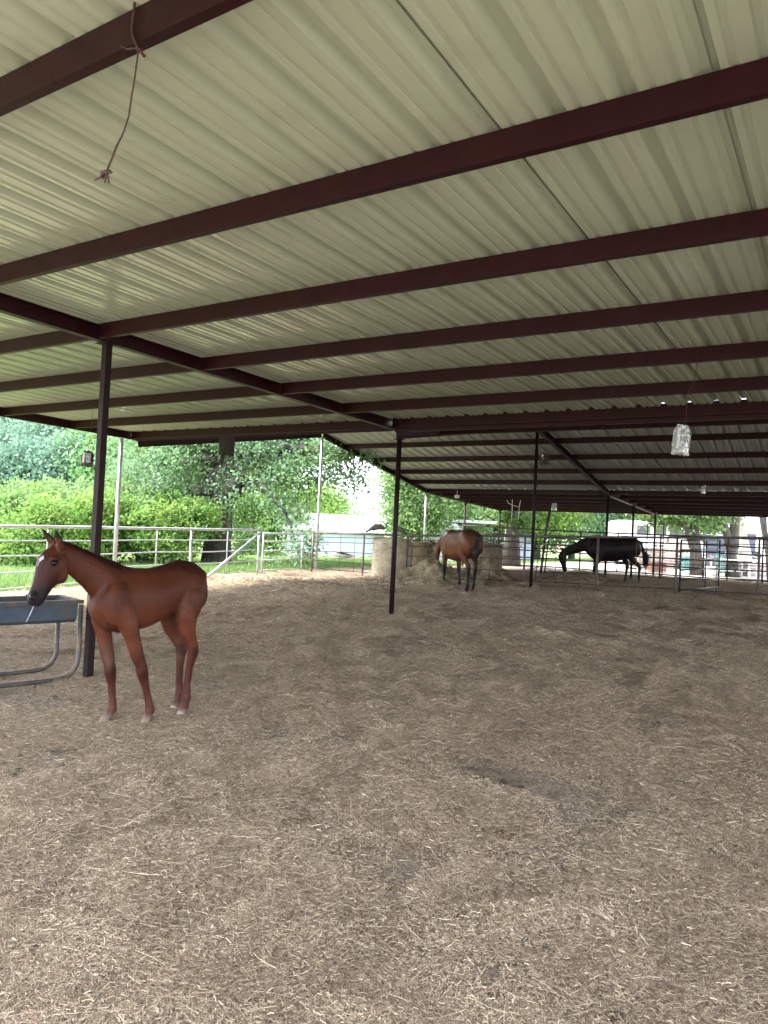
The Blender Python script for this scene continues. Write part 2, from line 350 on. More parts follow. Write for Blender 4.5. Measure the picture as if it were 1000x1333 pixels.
def roof_run(y0, z0, y1, z1, mat, count=28):
    L = math.hypot(y1 - y0, z1 - z0); a = math.atan2(z1 - z0, y1 - y0)
    ms = [panel_mesh('roof_panel', L, mat, s * 1.7) for s in range(3)]
    for i in range(count):
        x = -12.42 + .9144 * i
        bpart('roof_panel', ms[i % 3], (x, y0, z0), (a, 0, 0))
NEAR_Y0 = -.5
roof_run(NEAR_Y0, near_z(NEAR_Y0) + PD + .002, 9.86, near_z(9.86) + PD + .002, M['sheet'], 21)
roof_run(9.80, gab_z(9.8) + PD - .02, 15.9, gab_z(15.9) + PD + .002, M['sheet_far'])
roof_run(15.9, gab_z(15.9) + PD + .002, 21.8, gab_z(21.8) + PD + .002, M['sheet_far'])
roof_run(21.8, gab_z(21.8) + PD + .002, 28.3, gab_z(28.2) + PD + .002, M['sheet_far'])
# purlins: C channels running along X between the rafters
def purlin_mesh(L):
    mb = MB(); t_, fl = .005, .045
    mb.box(0, L, 0, t_, 0, PD); mb.box(0, L, t_, fl, 0, t_); mb.box(0, L, t_, fl, PD - t_, PD)
    mb.box(0, L, fl - t_, fl, t_, .018)
    return mb.mesh('purlin', M['maroon'])
pm = purlin_mesh(6.1 - .07)
near_rows = [4.4 + 1.3255 * k for k in range(-5, 5)]
near_rows = [y for y in near_rows if y > NEAR_Y0]
far_rows = [17.0, 18.3, 19.55, 20.7] + [21.78, 22.9, 24.0, 25.1, 26.2, 27.2, 28.1] + [11.2, 12.5, 13.8, 15.0]
for y in near_rows:
    for x in RX[:3]: bpart('purlin', pm, (x + .035, y - .04, near_z(y)))
for y in far_rows:
    for x in (RX[1:] if y < 15.5 else RX): bpart('purlin', pm, (x + .035, y, gab_z(y) - .004))
# rafters along Y
def rafter_mesh(L):
    mb = MB(); mb.box(-.004, .004, 0, L, .008, .152); mb.box(-.04, .04, 0, L, 0, .008); mb.box(-.04, .04, 0, L, .130, .138)
    return mb.mesh('rafter', M['maroon'])
def rafter(x, y0, z0, y1, z1):
    L = math.hypot(y1 - y0, z1 - z0); bpart('rafter', rafter_mesh(L), (x, y0, z0), (math.atan2(z1 - z0, y1 - y0), 0, 0))
for x in RX + [12.2]:
    if x < 7: rafter(x, NEAR_Y0, near_z(NEAR_Y0) - .012, 9.84, near_z(9.84) - .012)
    rafter(x, 9.86, gab_z(9.86) - .03, 15.88, gab_z(15.88) - .03)
    rafter(x, 15.92, gab_z(15.92) - .03, 21.79, gab_z(21.79) - .03)
    rafter(x, 21.81, gab_z(21.81) - .03, 28.25, gab_z(28.2) - .03)
# front header under the seam of the two roofs
mb = MB(); mb.box(0, 18.2, 0, .006, 0, .12); mb.box(0, 18.2, .006, .06, 0, .006)
bpart('header_beam', mb.mesh('header_beam', M['maroon']), (-6.1 + .02, 9.765, near_z(9.75) - .045))
mb = MB(); mb.box(0, 10.2, 0, .012, 0, .044); mb.box(10.2, 19, 0, .012, 0, .036); bpart('light_gap_strip', mb.mesh('light_gap_strip', M['maroon']), (-12.3, 9.674, near_z(9.68) + PD + .001))  # added strip, blocks daylight coming through the rib gaps
mb = MB(); mb.box(0, 6.05, 0, .006, 0, .10); bpart('header_beam', mb.mesh('header_beam', M['maroon']), (-12.17, 9.765, near_z(9.75) - .030))
mb = MB()
for s_, dz_ in ((-1, -.185 * .2), (1, -.19 * .2)): mb.add([(0, 0, .012), (25.6, 0, .012), (25.6, s_ * .2, dz_ + .012), (0, s_ * .2, dz_ + .012), (0, 0, .015), (25.6, 0, .015), (25.6, s_ * .2, dz_ + .015), (0, s_ * .2, dz_ + .015)], [(0, 1, 2, 3), (7, 6, 5, 4)])
bpart('ridge_cap', mb.mesh('ridge_cap', M['sheet_far']), (-12.42, 15.9, gab_z(15.9) + PD + .050))
# posts
def post(x, y, ztop, mat, rad=.04, square=False):
    zb = gz(x, y) - .15
    mb = MB()
    if square: mb.box(-rad, rad, -rad, rad, 0, ztop - zb)
    else: mb.tube([(0, 0, 0), (0, 0, ztop - zb)], rad, 12)
    mb.box(-.07, .07, -.07, .07, ztop - zb - .012, ztop - zb - .001)
    bpart('post', mb.mesh('post', mat, not square), (x, y, zb))
for x in RX:
    gal = M['galv'] if x == -12.2 else M['maroon_post']
    post(x, 4.5, near_z(4.5) - .012, gal, .034, x == -6.1)
    post(x, 9.45 if x == -12.2 else 9.95, (near_z(9.45) if x == -12.2 else gab_z(9.95) - .02) - .012, gal, .04)
    for y in (15.9, 21.8, 24.8, 28.0): post(x, y, gab_z(y) - .035, gal if y < 23 else M['maroon_post'], .036)

# ------------------------------------------------------------------ fences
def pipe_run(name, parent, pts, rad, mat, n=8):
    mb = MB(); o = Vector(parent.location); mb.tube([Vector(p) - o for p in pts], rad, n); return mb.build(name, mat, parent, smooth=True)
def fence(label, line, heights, post_s, thin_s, rails, mat, railmat=None, prad=.03, rrad=.012, toprad=.027, cat='fence', name='pipe_fence', group=None):
    """line: ground points; heights: height of the top rail over the ground at each; post_s, thin_s: distances along; rails: fractions of the height"""
    P = [Vector((p[0], p[1])) for p in line]; acc = [0]
    for a, b in zip(P, P[1:]): acc.append(acc[-1] + (b - a).length)
    def at(s):
        x = float(np.interp(s, acc, [p.x for p in P])); y = float(np.interp(s, acc, [p.y for p in P])); h = float(np.interp(s, acc, heights)); z = float(gbase(x, y)); return x, y, z, h
    root = empty(name, (P[0].x, P[0].y, float(gbase(P[0].x, P[0].y))), label=label, cat=cat, group=group)
    N = max(2, int(acc[-1] / 1.5) + 1); S = sorted(set(list(np.linspace(0, acc[-1], N)) + acc))
    for k, fr in enumerate(rails):
        rm_ = M['darkrail'] if (mat is M['rust'] and k) else (railmat or mat)
        pts = []
        for i, s in enumerate(S):
            x, y, z, h = at(s); pts.append((x, y, z + h * fr - (.012 * math.sin(s * 1.9 + k) if k else 0)))
        pipe_run('rail', root, pts, toprad if k == 0 else rrad, rm_)
    for s in post_s:
        x, y, z, h = at(s); pipe_run('post', root, [(x, y, z - .12), (x, y, z + h - toprad * .5)], prad, mat)
    for s in thin_s:
        x, y, z, h = at(s); pipe_run('stay', root, [(x + .004, y, z + h * rails[-1] - .03), (x + .004, y, z + h - toprad * .5)], rrad, railmat or mat)
    return root
WX = -12.32
def wy(px, py): return at_X(px, py, WX)
h0 = wy(0, 685); h1 = wy(338, 690); yA = h0[1]; yB = h1[1]
def y_at_px(px): return at_X(px, 688, WX)[1]
topz = lambda Y: float(np.interp(Y, [yA, yB], [h0[2], h1[2]]))
ys_ = [2.5, yA, 10.5, yB]
fence('long silvery pipe fence with brace pole beside the lawn at the left', [(WX, y) for y in ys_], [topz(y) - float(gbase(WX, y)) for y in ys_],
      [0.3, 2.4, y_at_px(250) - 2.5, yB - 2.5], [yA - 2.5 + .9, y_at_px(205) - 2.5, y_at_px(297) - 2.5], [1, .79, .57, .34, .12], M['galv'])
wf = bpy.data.objects['pipe_fence']
by = y_at_px(272) ; pipe_run('brace', wf, [(WX + .06, yB - .05, float(gbase(WX, yB)) + 1.08), (WX + .06, y_at_px(268) - .1, float(gbase(WX, 11)) + .02)], .03, M['galv'])
# gate in the corner
yC = 15.55
gt = fence('silvery pipe gate closing the corner beside the brace pole', [(WX, yB + .14), (WX, yC - .1)], [topz(yB) - gz(WX, yB) - .08, topz(yB) - gz(WX, yC) - .07], [.02, (yC - .1 - yB - .16)], [], [1, .82, .60, .38, .14], M['galv'], prad=.02, rrad=.016, toprad=.022, cat='gate', name='pipe_gate')
# middle fence, under the ridge of the gable
def fpt(px, Y): return at_Y(px, 700, Y)[:2]
mid = [(px, Y) for px, Y in ((407, 15.62), (530, 15.95), (684, 16.9), (779, 17.6), (882, 18.06), (989, 18.5), (1080, 18.9))]
topy = {407: 693, 530: 697, 684: 698, 779: 699, 882: 700, 989: 700, 1080: 701}
line = [fpt(px, Y) for px, Y in mid]; hs = [at_Y(px, topy[px], Y)[2] - float(gbase(*fpt(px, Y))) for px, Y in mid]
acc = [0]
for a_, b2 in zip(line, line[1:]): acc.append(acc[-1] + math.dist(a_, b2))
def s_at(px): return float(np.interp(px, [m_[0] for m_ in mid], acc))
fence('rusty pipe fence under the far roof with two peahens on its top rail', line, hs, [0.02, s_at(476), s_at(531), s_at(684), s_at(779), s_at(882), s_at(989)],
      [s_at(q) for q in (445, 464, 600, 640, 725, 830, 935)], [1, .90, .78, .56, .33, .14], M['rust'], prad=.028, rrad=.0075, toprad=.028)
# open gate at the right
ga = Vector((*fpt(883, 18.06), 0)); gb = gnd(935, 769)
gr = empty('livestock_gate', (ga.x + .05, ga.y + .1, float(gbase(ga.x, ga.y))), label='dark six bar pipe gate standing open behind the fence at the right', cat='gate')
A = Vector((ga.x + .05, ga.y + .1)); B = Vector((gb[0], gb[1])); zt0 = at_Y(883, 703, A.y)[2]; zt1 = at_Y(935, 703, B.y)[2]
zA = float(gbase(A.x, A.y)) + .12; zB = gb[2] + .05
for k in range(6):
    fr = 1 - k / 5 * .96
    pipe_run('bar', gr, [(A.x, A.y, zA + (zt0 - zA) * fr), (B.x, B.y, zB + (zt1 - zB) * fr)], .02, M['bare'])
for P_, z_, zt in ((A, zA, zt0), (B, zB, zt1)): pipe_run('upright', gr, [(P_.x, P_.y, z_), (P_.x, P_.y, zt)], .022, M['bare'])
Cm = A.lerp(B, .62); pipe_run('upright', gr, [(Cm.x, Cm.y, (zA + zB) / 2 + .04), (Cm.x, Cm.y, (zt0 + zt1) / 2 - .02)], .016, M['bare'])
# far panels along the back of the barn
pl = [(-12.2, 24.6), (-8.6, 25.4), (-5.4, 25.2), (-2.4, 25.9), (2.5, 26.3)]
fence('row of dark pipe corral rails behind the black horse at the far side', pl, [1.55, 1.5, 1.5, 1.5, 1.5], [.02, 2.6, 4.3, 7.0, 8.3, 10.0, 12.6, 15], [1.2, 5.6, 9.0, 11.4, 13.8], [1, .83, .67, .50, .33, .14], M['bare'], prad=.028, rrad=.022, toprad=.024, name='corral_fence')
# narrow ladder like gate between the posts
q0 = gnd(690, 764); q1 = gnd(708, 753)
lg = empty('narrow_gate', q0, label='narrow leaning gate of upright bars left of the black horse', cat='gate')
for fr in (0, .3, .62, 1):
    a = Vector(q0).lerp(Vector(q1), fr); pipe_run('upright', lg, [a + Vector((0, 0, .03)), a + Vector((.10, .05, 1.32 + .05 * fr))], .022 if fr in (0, 1) else .012, M['bare'])
for h in (.15, .45, .75, 1.05, 1.28):
    pipe_run('bar', lg, [Vector(q0) + Vector((.1 * h / 1.3, .05 * h, h)), Vector(q1) + Vector((.1 * h / 1.3, .05 * h, h))], .012, M['rust'])
lp = gnd(703, 752)
o = MB().tube([(0, 0, -.1), (.09, .05, 1.2), (.22, .1, 2.3)], .04, 8).build('leaning_pole', M['bare'], loc=lp, smooth=True)
tag(o, 'dark leaning pole rising to the roof beside the narrow gate', 'pole')
# metal frame by the right opening
q = gnd(862, 762); fr_ = empty('corral_arch', (q[0], q[1] + 3.5, .38), label='tall thin pipe frame standing at the tail side of the black horse', cat='frame')
fx = at_Y(843, 690, q[1] + 3.5)[0]; fx2 = at_Y(864, 690, q[1] + 3.5)[0]; fz = at_Y(850, 682, q[1] + 3.5)[2]
for x in (fx, fx2): pipe_run('upright', fr_, [(x, q[1] + 3.5, .3), (x, q[1] + 3.5, fz)], .018, M['bare'])
pipe_run('crossbar', fr_, [(fx, q[1] + 3.5, fz), (fx2, q[1] + 3.5, fz)], .018, M['bare'])

# ------------------------------------------------------------------ feed trough
T0 = Vector((-6.15, 4.43, 0)); td = Vector((-.2, -.98, 0)).normalized(); tw = Vector((-td.y, td.x, 0)) * -1
tr = empty('feed_trough', T0 + td * 1.5 + tw * .25, label='long blue grey steel feed trough on bent pipe legs under the foal nose', cat='feed trough')
TM = Matrix((( td.x, tw.x, 0), (td.y, tw.y, 0), (0, 0, 1))).to_4x4(); TM.translation = T0 - Vector(tr.location) + Vector((0, 0, .014))
LT, WT = 3.0, .50
def tpart(name, mb, mat, smooth=False):
    mb.v = [tuple(TM @ Vector(p)) for p in mb.v]; return mb.build(name, mat, tr, smooth=smooth)
zt = .725
mb = MB()
sec = [(0, zt), (.02, zt - .16), (.06, zt - .19), (WT - .06, zt - .19), (WT - .02, zt - .16), (WT, zt)]
inn = [(WT - .008, zt), (WT - .028, zt - .155), (WT - .065, zt - .18), (.065, zt - .18), (.028, zt - .155), (.008, zt)]
ring = sec + inn; k = len(ring)
mb.add([(.04, y, z) for y, z in ring] + [(LT - .04, y, z) for y, z in ring], [(i, (i + 1) % k, k + (i + 1) % k, k + i) for i in range(k)])
for x in (.045, LT - .05): mb.add([(x, y, z) for y, z in sec] + [(x + .006, y, z) for y, z in sec], [(0, 1, 2, 3, 4, 5), (11, 10, 9, 8, 7, 6)])
tpart('trough_body', mb, M['trough'])
mb = MB()
for y in (-.012, WT - .02): mb.box(-.01, LT, y, y + .032, zt - .012, zt + .024)
mb.box(-.012, .03, .02, WT - .02, zt - .010, zt + .022); mb.box(LT - .04, LT, .02, WT - .02, zt - .010, zt + .022)
tpart('rim', mb, M['trough_frame'])
for y in (-.005, WT - .005):
    mb = MB()
    mb.tube([(.012, y, zt - .02), (.012, y, .20), (.025, y, .13), (.06, y, .07), (.13, y, .03), (.24, y, .018), (.36, y, .016), (LT - .30, y, .02), (LT - .14, y, .03), (LT - .07, y, .055), (LT - .03, y, .10), (LT - .012, y, .17), (LT - .012, y, zt - .02)], .021, 10)
    tpart('leg', mb, M['trough_frame'], True)

# ------------------------------------------------------------------ vegetation
def leaf_cloud(name, clumps, per, spread, size, cols, mat, parent=None, loc=(0, 0, 0), seed=0, aspect=.55, flat=0.0):
    """clumps (n,3); every clump gets `per` small leaf faces"""
    g = np.random.default_rng(seed); n_ = len(clumps); N = n_ * per
    c = np.repeat(clumps, per, 0) + g.normal(0, 1, (N, 3)) * spread * np.array([1, 1, .75])
    a = g.normal(0, 1, (N, 3)); a[:, 2] *= (1 - flat); a[:, 2] -= .25; a /= np.linalg.norm(a, axis=1, keepdims=True)
    q = g.normal(0, 1, (N, 3)); b = np.cross(a, q); b /= np.linalg.norm(b, axis=1, keepdims=True)
    s = size * g.uniform(.6, 1.35, (N, 1)); nn = np.cross(a, b)
    V = np.stack([c - a * s, c + b * s * aspect + nn * s * .12, c + a * s, c - b * s * aspect + nn * s * .12], 1).reshape(-1, 3)
    F = np.arange(N * 4).reshape(N, 4)
    cols = np.array(cols); base = cols[g.integers(0, len(cols), n_)]; w_ = g.uniform(0, 1, (n_, 1)); base = base * (.82 + .36 * w_)
    t = np.repeat(base, per, 0) * g.uniform(.85, 1.15, (N, 1)); t = np.repeat(t, 4, 0)
    return link(name, mesh_np(name, V - np.array(loc), F, mat, t), parent)
GR_MID = [(.075, .14, .04), (.10, .175, .05), (.06, .11, .04)]
GR_YEL = [(.18, .30, .07), (.15, .27, .07), (.22, .33, .09)]
GR_MIDL = [(.16, .30, .12), (.20, .34, .15), (.12, .24, .09)]
GR_HAZE = [(.15, .25, .18), (.19, .30, .21), (.10, .18, .13)]  # distance haze put into the leaf colour, pale and bluish
GR_GREY = [(.17, .28, .15), (.26, .36, .24), (.13, .22, .10), (.20, .33, .16)]
GR_LIT = [(.18, .28, .11), (.15, .25, .10), (.22, .32, .13)]
def blob_clumps(blobs, n_, g, shell=.55):
    out = []
    vol = np.array([bb[3] * bb[4] * bb[5] for bb in blobs]) ** .8; vol /= vol.sum()
    for bb, v in zip(blobs, vol):
        k = max(3, int(n_ * v)); d = g.normal(0, 1, (k, 3)); d /= np.linalg.norm(d, axis=1, keepdims=True)
        r = g.uniform(shell, 1.0, (k, 1)) ** .7
        out.append(np.array(bb[:3]) + d * r * np.array(bb[3:6]))
    return np.concatenate(out)
def auto_blobs(cx, cy, z0, z1, R, g, n_=9):
    bl = []
    for i in range(n_):
        f = (i + .5) / n_; z = z0 + (z1 - z0) * f; rr = R * math.sin(PI * min(max(.18 + .74 * f, 0), 1)) ; an = g.uniform(0, 2 * PI); off = rr * g.uniform(.2, .6)
        s = rr * g.uniform(.5, .75) + .3
        bl.append((cx + off * math.cos(an), cy + off * math.sin(an), z, s, s, s * .7))
    return bl
def tree(name, label, base, z0, z1, R, cols, nclump=260, per=45, leaf=.11, spread=.28, trunk=.2, bark='bark', limbs=5, seed=1, group=None, blobs=None, bend=(0, 0), trunks=None, cat='tree'):
    g = np.random.default_rng(seed); x, y, z = map(float, base)
    root = empty(name, (x, y, z), label=label, cat=cat, group=group); mb = MB()
    top = z0 + (z1 - z0) * .6
    if trunks is None:
        trunks = [[(0, 0, -.2), (bend[0] * .3, bend[1] * .3, (top - z) * .4), (bend[0], bend[1], top - z)]]
    for tk in trunks:
        mb.tube(tk, [trunk * 1.25] + [trunk * (1 - .6 * (i / (len(tk) - 1))) for i in range(1, len(tk))], 10)
    B = blobs or auto_blobs(x + bend[0], y + bend[1], z0, z1, R, g)
    tk = trunks[0]
    for bb in B[:limbs * 2]:
        f = g.uniform(.35, .8); i = min(int(f * (len(tk) - 1)), len(tk) - 2); s = Vector(tk[i]).lerp(Vector(tk[i + 1]), f * (len(tk) - 1) - i)
        e = Vector((bb[0] - x, bb[1] - y, bb[2] - z)); m_ = s.lerp(e, .5) + Vector((g.uniform(-.2, .2), g.uniform(-.2, .2), .25))
        mb.tube([s, m_, e], [trunk * .42, trunk * .28, trunk * .1], 7)
    mb.build('trunk', M[bark], root, smooth=True)
    leaf_cloud('crown', blob_clumps(B, nclump, g), per, spread, leaf, cols, M['leaf'], root, (x, y, z), seed)
    return root
def base_at(px, D):
    p = at_D(px, 700, D); return (p[0], p[1], float(gbase(p[0], p[1])))

# far wooded slope at the left
k = 0
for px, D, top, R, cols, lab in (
        (-60, 46, 8.0, 4.5, GR_HAZE, 'hazy blue green tree at the far left edge of the woods'),
        (0, 55, 9.6, 5.0, GR_HAZE, 'bluish far tree above the bright shrubs near the left edge'),
        (22, 38, 4.6, 2.8, GR_HAZE, 'low rounded hazy tree in front of the far woods above the foal ears'),
        (62, 50, 9.0, 4.6, GR_HAZE, 'tall hazy tree left of the dark square post'),
        (92, 38, 5.2, 2.8, GR_HAZE, 'rounded pale tree just left of the small dark fly bag'),
        (122, 56, 9.8, 5.0, GR_HAZE, 'far bluish tree hidden behind the dark square post'),
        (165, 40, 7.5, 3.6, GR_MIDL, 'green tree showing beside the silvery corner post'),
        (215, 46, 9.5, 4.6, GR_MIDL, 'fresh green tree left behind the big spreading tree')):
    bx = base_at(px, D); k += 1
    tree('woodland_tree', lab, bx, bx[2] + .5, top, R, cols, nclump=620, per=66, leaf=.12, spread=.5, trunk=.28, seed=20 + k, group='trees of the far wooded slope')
# bright shrubs beyond the lawn
sh = [(-30, 22, 2.3, 1.5), (18, 23, 2.45, 1.4), (58, 21.5, 2.05, 1.1), (98, 23, 2.4, 1.4), (140, 22, 2.2, 1.2), (182, 23, 2.5, 1.4), (215, 22, 2.1, 1.2)]
shl = ['bright green shrub at the far left behind the lawn', 'bright green shrub above the foal ears', 'low leafy shrub right of the foal head beyond the rail', 'leafy shrub behind the dark square post',
       'yellow green shrub between the dark post and the silvery post', 'tall shrub just right of the silvery corner post', 'low shrub at the foot of the big spreading tree']
for i, (px, D, h, R) in enumerate(sh):
    bx = base_at(px, D); g = np.random.default_rng(60 + i)
    root = empty('shrub', bx, label=shl[i], cat='shrub', group='shrubs along the far edge of the lawn')
    mb = MB()
    for j in range(7):
        a = g.uniform(0, 2 * PI); mb.tube([(0, 0, -.05), (math.cos(a) * .3, math.sin(a) * .3, h * .35), (math.cos(a) * R * .6, math.sin(a) * R * .6, h * .75)], [.03, .02, .008], 5)
    mb.build('stem', M['bark'], root, smooth=True)
    B = [(bx[0] + g.uniform(-R, R) * .7, bx[1] + g.uniform(-R, R) * .7, bx[2] + h * g.uniform(.25, .8), R * .6, R * .6, h * .28) for _ in range(9)]
    leaf_cloud('foliage', blob_clumps(B, 330, g, .4), 44, .15, .058, GR_YEL if i % 2 == 0 else GR_LIT, M['leaf'], root, bx, 60 + i)
# the big spreading tree
bx = base_at(283, 23.5); B = []
def W(px, py, D): return tuple(at_D(px, py, D))
for px, py, D, s in ((215, 610, 23, 1.3), (250, 585, 25, 1.5), (300, 590, 24, 1.5), (350, 575, 23, 1.5), (395, 590, 22.5, 1.2), (330, 640, 23, 1.1), (262, 640, 25.5, 1.1), (215, 660, 23, 1.0), (430, 600, 22, .95),
                     (455, 590, 21.5, .7), (380, 635, 22, .9), (200, 690, 22.5, 1.0), (232, 708, 23, .95), (300, 700, 25.5, .9), (340, 540, 24, 2.2), (240, 530, 25, 2.2), (430, 545, 23, 1.6), (372, 668, 21, .55), (385, 700, 20.5, .5), (365, 722, 20.3, .42), (396, 722, 20.6, .38), (460, 625, 21, .35), (180, 640, 24, 1.2), (170, 590, 25, 1.4)):
    p = W(px, py, D); B.append((*p, s, s, s * .8))
tb = [(0, 0, -.2), (.05, 0, 1.3), (.0, 0, 2.4), (.12, .1, 3.4), (-.2, .2, 5.2)]
tree('spreading_tree', 'big grey green tree with thick limbs and branches drooping behind the corner gate', bx, 1, 8, 5, GR_GREY + [(.09, .14, .045)], nclump=1150, per=62, leaf=.060, spread=.25, trunk=.42, limbs=9, seed=5, blobs=B, trunks=[tb])
bt = bpy.data.objects['spreading_tree']; o_ = Vector(bt.location)
mb = MB(); mb.tube([Vector((0, 0, 1.9)), Vector(W(300, 632, 23)) - o_, Vector(W(322, 617, 23)) - o_, Vector(W(372, 598, 22.5)) - o_, Vector(W(430, 585, 22)) - o_], [.22, .2, .17, .1, .04], 9)
mb.tube([Vector(W(322, 617, 23)) - o_, Vector(W(345, 640, 22.3)) - o_, Vector(W(372, 668, 21.3)) - o_, Vector(W(385, 705, 20.6)) - o_], [.09, .06, .04, .015], 7)
mb.build('limb', M['bark'], bt, smooth=True)
# trees behind the sheds and to the right
k = 0
for px, D, z0, top, R, cols, lab, ncl, lf in (
        (550, 34, 1.2, 6.6, 1.9, GR_LIT, 'light green tree rising right behind the first peahens', 420, .12),
        (565, 40, .8, 10, 3.2, GR_LIT, 'yellow green tree over the white trailer', 420, .16),
        (620, 44, .6, 11, 3.8, GR_MID, 'tall green tree behind the bay horse', 420, .18),
        (350, 40, .6, 4.5, 2.6, GR_YEL, 'bright low tree behind the drooping branches', 300, .14),
        (410, 44, .4, 4.0, 2.0, GR_YEL, 'small yellow green tree left of the pale blue shed roof', 220, .12),
        (700, 46, 1.4, 11, 4.0, GR_YEL, 'bright green tree behind the narrow gate', 460, .18),
        (745, 50, 1.2, 12, 4.2, GR_LIT, 'light green tree behind the black horse neck', 420, .2),
        (790, 56, .8, 12, 4.2, GR_GREY, 'pale grey green tree behind the black horse back', 420, .2),
        (838, 60, .8, 13, 4.6, GR_HAZE, 'bluish tree behind the tail of the black horse', 420, .22)):
    bx = base_at(px, D); k += 1
    tree('yard_tree', lab, bx, bx[2] + z0, top, R, cols, nclump=int(ncl * 1.25), per=60, leaf=lf * .68, spread=.42, trunk=.2, seed=80 + k, group='trees beyond the far side of the barn')
# vine covered trunk and the right hand trees
bx = base_at(667, 31); z_ = bx[2]
tree('vine_covered_tree', 'dark thick trunk wrapped in vines left of the narrow gate', bx, z_ + 2.2, 7, 1.6, GR_MID, nclump=260, per=42, leaf=.09, spread=.22, trunk=.34, seed=131, blobs=[(bx[0], bx[1], z_ + 1.9 + .5 * i, .55, .55, .5) for i in range(9)] + [(bx[0] + 1.3, bx[1], z_ + 5, 1.4, 1.4, 1)])
bx = base_at(905, 30)
def rel(px, py, D=30): return tuple(Vector(at_D(px, py, D)) - Vector(BXB))
BXB = bx
t2 = [[rel(906, 756), rel(904, 715), rel(896, 692), rel(888, 668), rel(876, 640)], [rel(908, 750), rel(907, 712), rel(905, 690), rel(903, 665), rel(899, 630)]]
tree('forked_tree', 'dark forked tree with two leaning trunks behind the open gate', bx, 3.2, 7.5, 3, GR_LIT, nclump=420, per=42, leaf=.1, spread=.3, trunk=.21, limbs=4, seed=141, trunks=t2,
     blobs=[(*at_D(q[0], q[1], q[2]), q[3], q[3], q[3] * .6) for q in ((880, 668, 31, .9), (915, 672, 30, .8), (930, 682, 31, .55), (862, 655, 31, 1.2), (900, 640, 30, 1.5), (940, 650, 31, .9))])
bx = base_at(954, 30); BXB = bx
t3 = [[rel(953, 756), rel(953, 730), rel(951, 710), rel(945, 690), rel(938, 668), rel(930, 630)], [rel(952, 712), rel(956, 695), rel(959, 670), rel(964, 630)]]
tree('split_trunk_tree', 'tree with a trunk split in a V in front of the navy trailer', bx, 4, 8, 3, GR_MID, nclump=200, per=42, leaf=.1, spread=.3, trunk=.24, limbs=3, seed=151, trunks=t3, blobs=[(*at_D(q[0], q[1], 30), 1.2, 1.2, .8) for q in ((930, 610), (965, 600), (950, 560))])
bx = base_at(970, 33); BXB = bx
t4 = [[rel(971, 752, 33), rel(969, 715, 33), rel(965, 690, 33), rel(964, 640, 33)]]
tree('pale_trunk_tree', 'pale straight trunk just right of the V shaped trunk', bx, 5, 9, 3, GR_MID, nclump=120, per=42, leaf=.1, spread=.3, trunk=.32, bark='palebark', limbs=2, seed=161, trunks=t4, blobs=[(*at_D(965, 560, 33), 1.6, 1.6, 1)])
bx = base_at(1003, 26); BXB = bx
t5 = [[rel(1006, 758, 26), rel(1001, 720, 26), rel(995, 690, 26), rel(990, 665, 26), rel(984, 630, 26)]]
tree('leaning_tree', 'slim trunk leaning left at the right edge', bx, 5, 9, 3, GR_MID, nclump=120, per=42, leaf=.1, spread=.3, trunk=.15, limbs=2, seed=171, trunks=t5, blobs=[(*at_D(980, 560, 26), 1.6, 1.6, 1)])
# grass blades of the lawn near the fence (stuff)
g = np.random.default_rng(3); N = 60000
gx = -12.8 - g.exponential(3.2, N); gy = g.uniform(4, 26, N); gh = g.uniform(.05, .16, N) * (1 + 1.2 * (g.random(N) < .03)); gzv = gbase(gx, gy) - .0
an = g.uniform(0, 2 * PI, N); wd = g.uniform(.004, .009, N) * (1 + .05 * np.abs(gx + 12)); ln = g.normal(0, .04, (N, 2))
V = np.stack([np.stack([gx - np.cos(an) * wd, gy - np.sin(an) * wd, gzv], 1), np.stack([gx + np.cos(an) * wd, gy + np.sin(an) * wd, gzv], 1), np.stack([gx + ln[:, 0], gy + ln[:, 1], gzv + gh], 1)], 1).reshape(-1, 3)
ct = np.array(GR_YEL + GR_LIT)[g.integers(0, 6, N)] * g.uniform(.45, 1.1, (N, 1))
tag(link('grass', mesh_np('grass', V, np.arange(3 * N).reshape(N, 3), M['grass'], np.repeat(ct, 3, 0))), 'bright green grass growing beyond the left fence', 'grass', kind='stuff')

# ------------------------------------------------------------------ buildings and clutter
def ribbed_box(root, name, x0, x1, y0, y1, z0, z1, mat, mtx, pitch=.3):
    mb = MB(); mb.box(x0, x1, y0, y1, z0, z1)
    x = x0 + pitch
    while x < x1 - .05:
        mb.box(x, x + .05, y0 - .02, y0 - .001, z0, z1); mb.box(x, x + .05, y1 + .001, y1 + .02, z0, z1); x += pitch
    y = y0 + pitch
    while y < y1 - .05:
        mb.box(x1 + .001, x1 + .02, y, y + .05, z0, z1); mb.box(x0 - .02, x0 - .001, y, y + .05, z0, z1); y += pitch
    mb.v = [tuple(mtx @ Vector(p)) for p in mb.v]; return mb.build(name, mat, root)
def gable(root, L, W_, z0, z1, over, mat, mtx):
    mb = MB(); hw = W_ / 2 + over; t_ = .06
    for s in (-1, 1):
        v = [(-over, s * hw, z0), (L + over, s * hw, z0), (L + over, 0, z1), (-over, 0, z1)]
        v2 = [(a, b_, c_ + t_) for a, b_, c_ in v]
        mb.add(v + v2, [(0, 1, 2, 3), (7, 6, 5, 4), (0, 4, 5, 1), (1, 5, 6, 2), (2, 6, 7, 3), (3, 7, 4, 0)])
        x = 0
        while x < L:
            mb.add([(x, s * hw, z0 + t_ + .025), (x + .05, s * hw, z0 + t_ + .025), (x + .05, s * .02, z1 + t_ + .025), (x, s * .02, z1 + t_ + .025)], [(0, 1, 2, 3)]); x += .4
    mb.v = [tuple(mtx @ Vector(p)) for p in mb.v]; return mb.build('roof', mat, root)
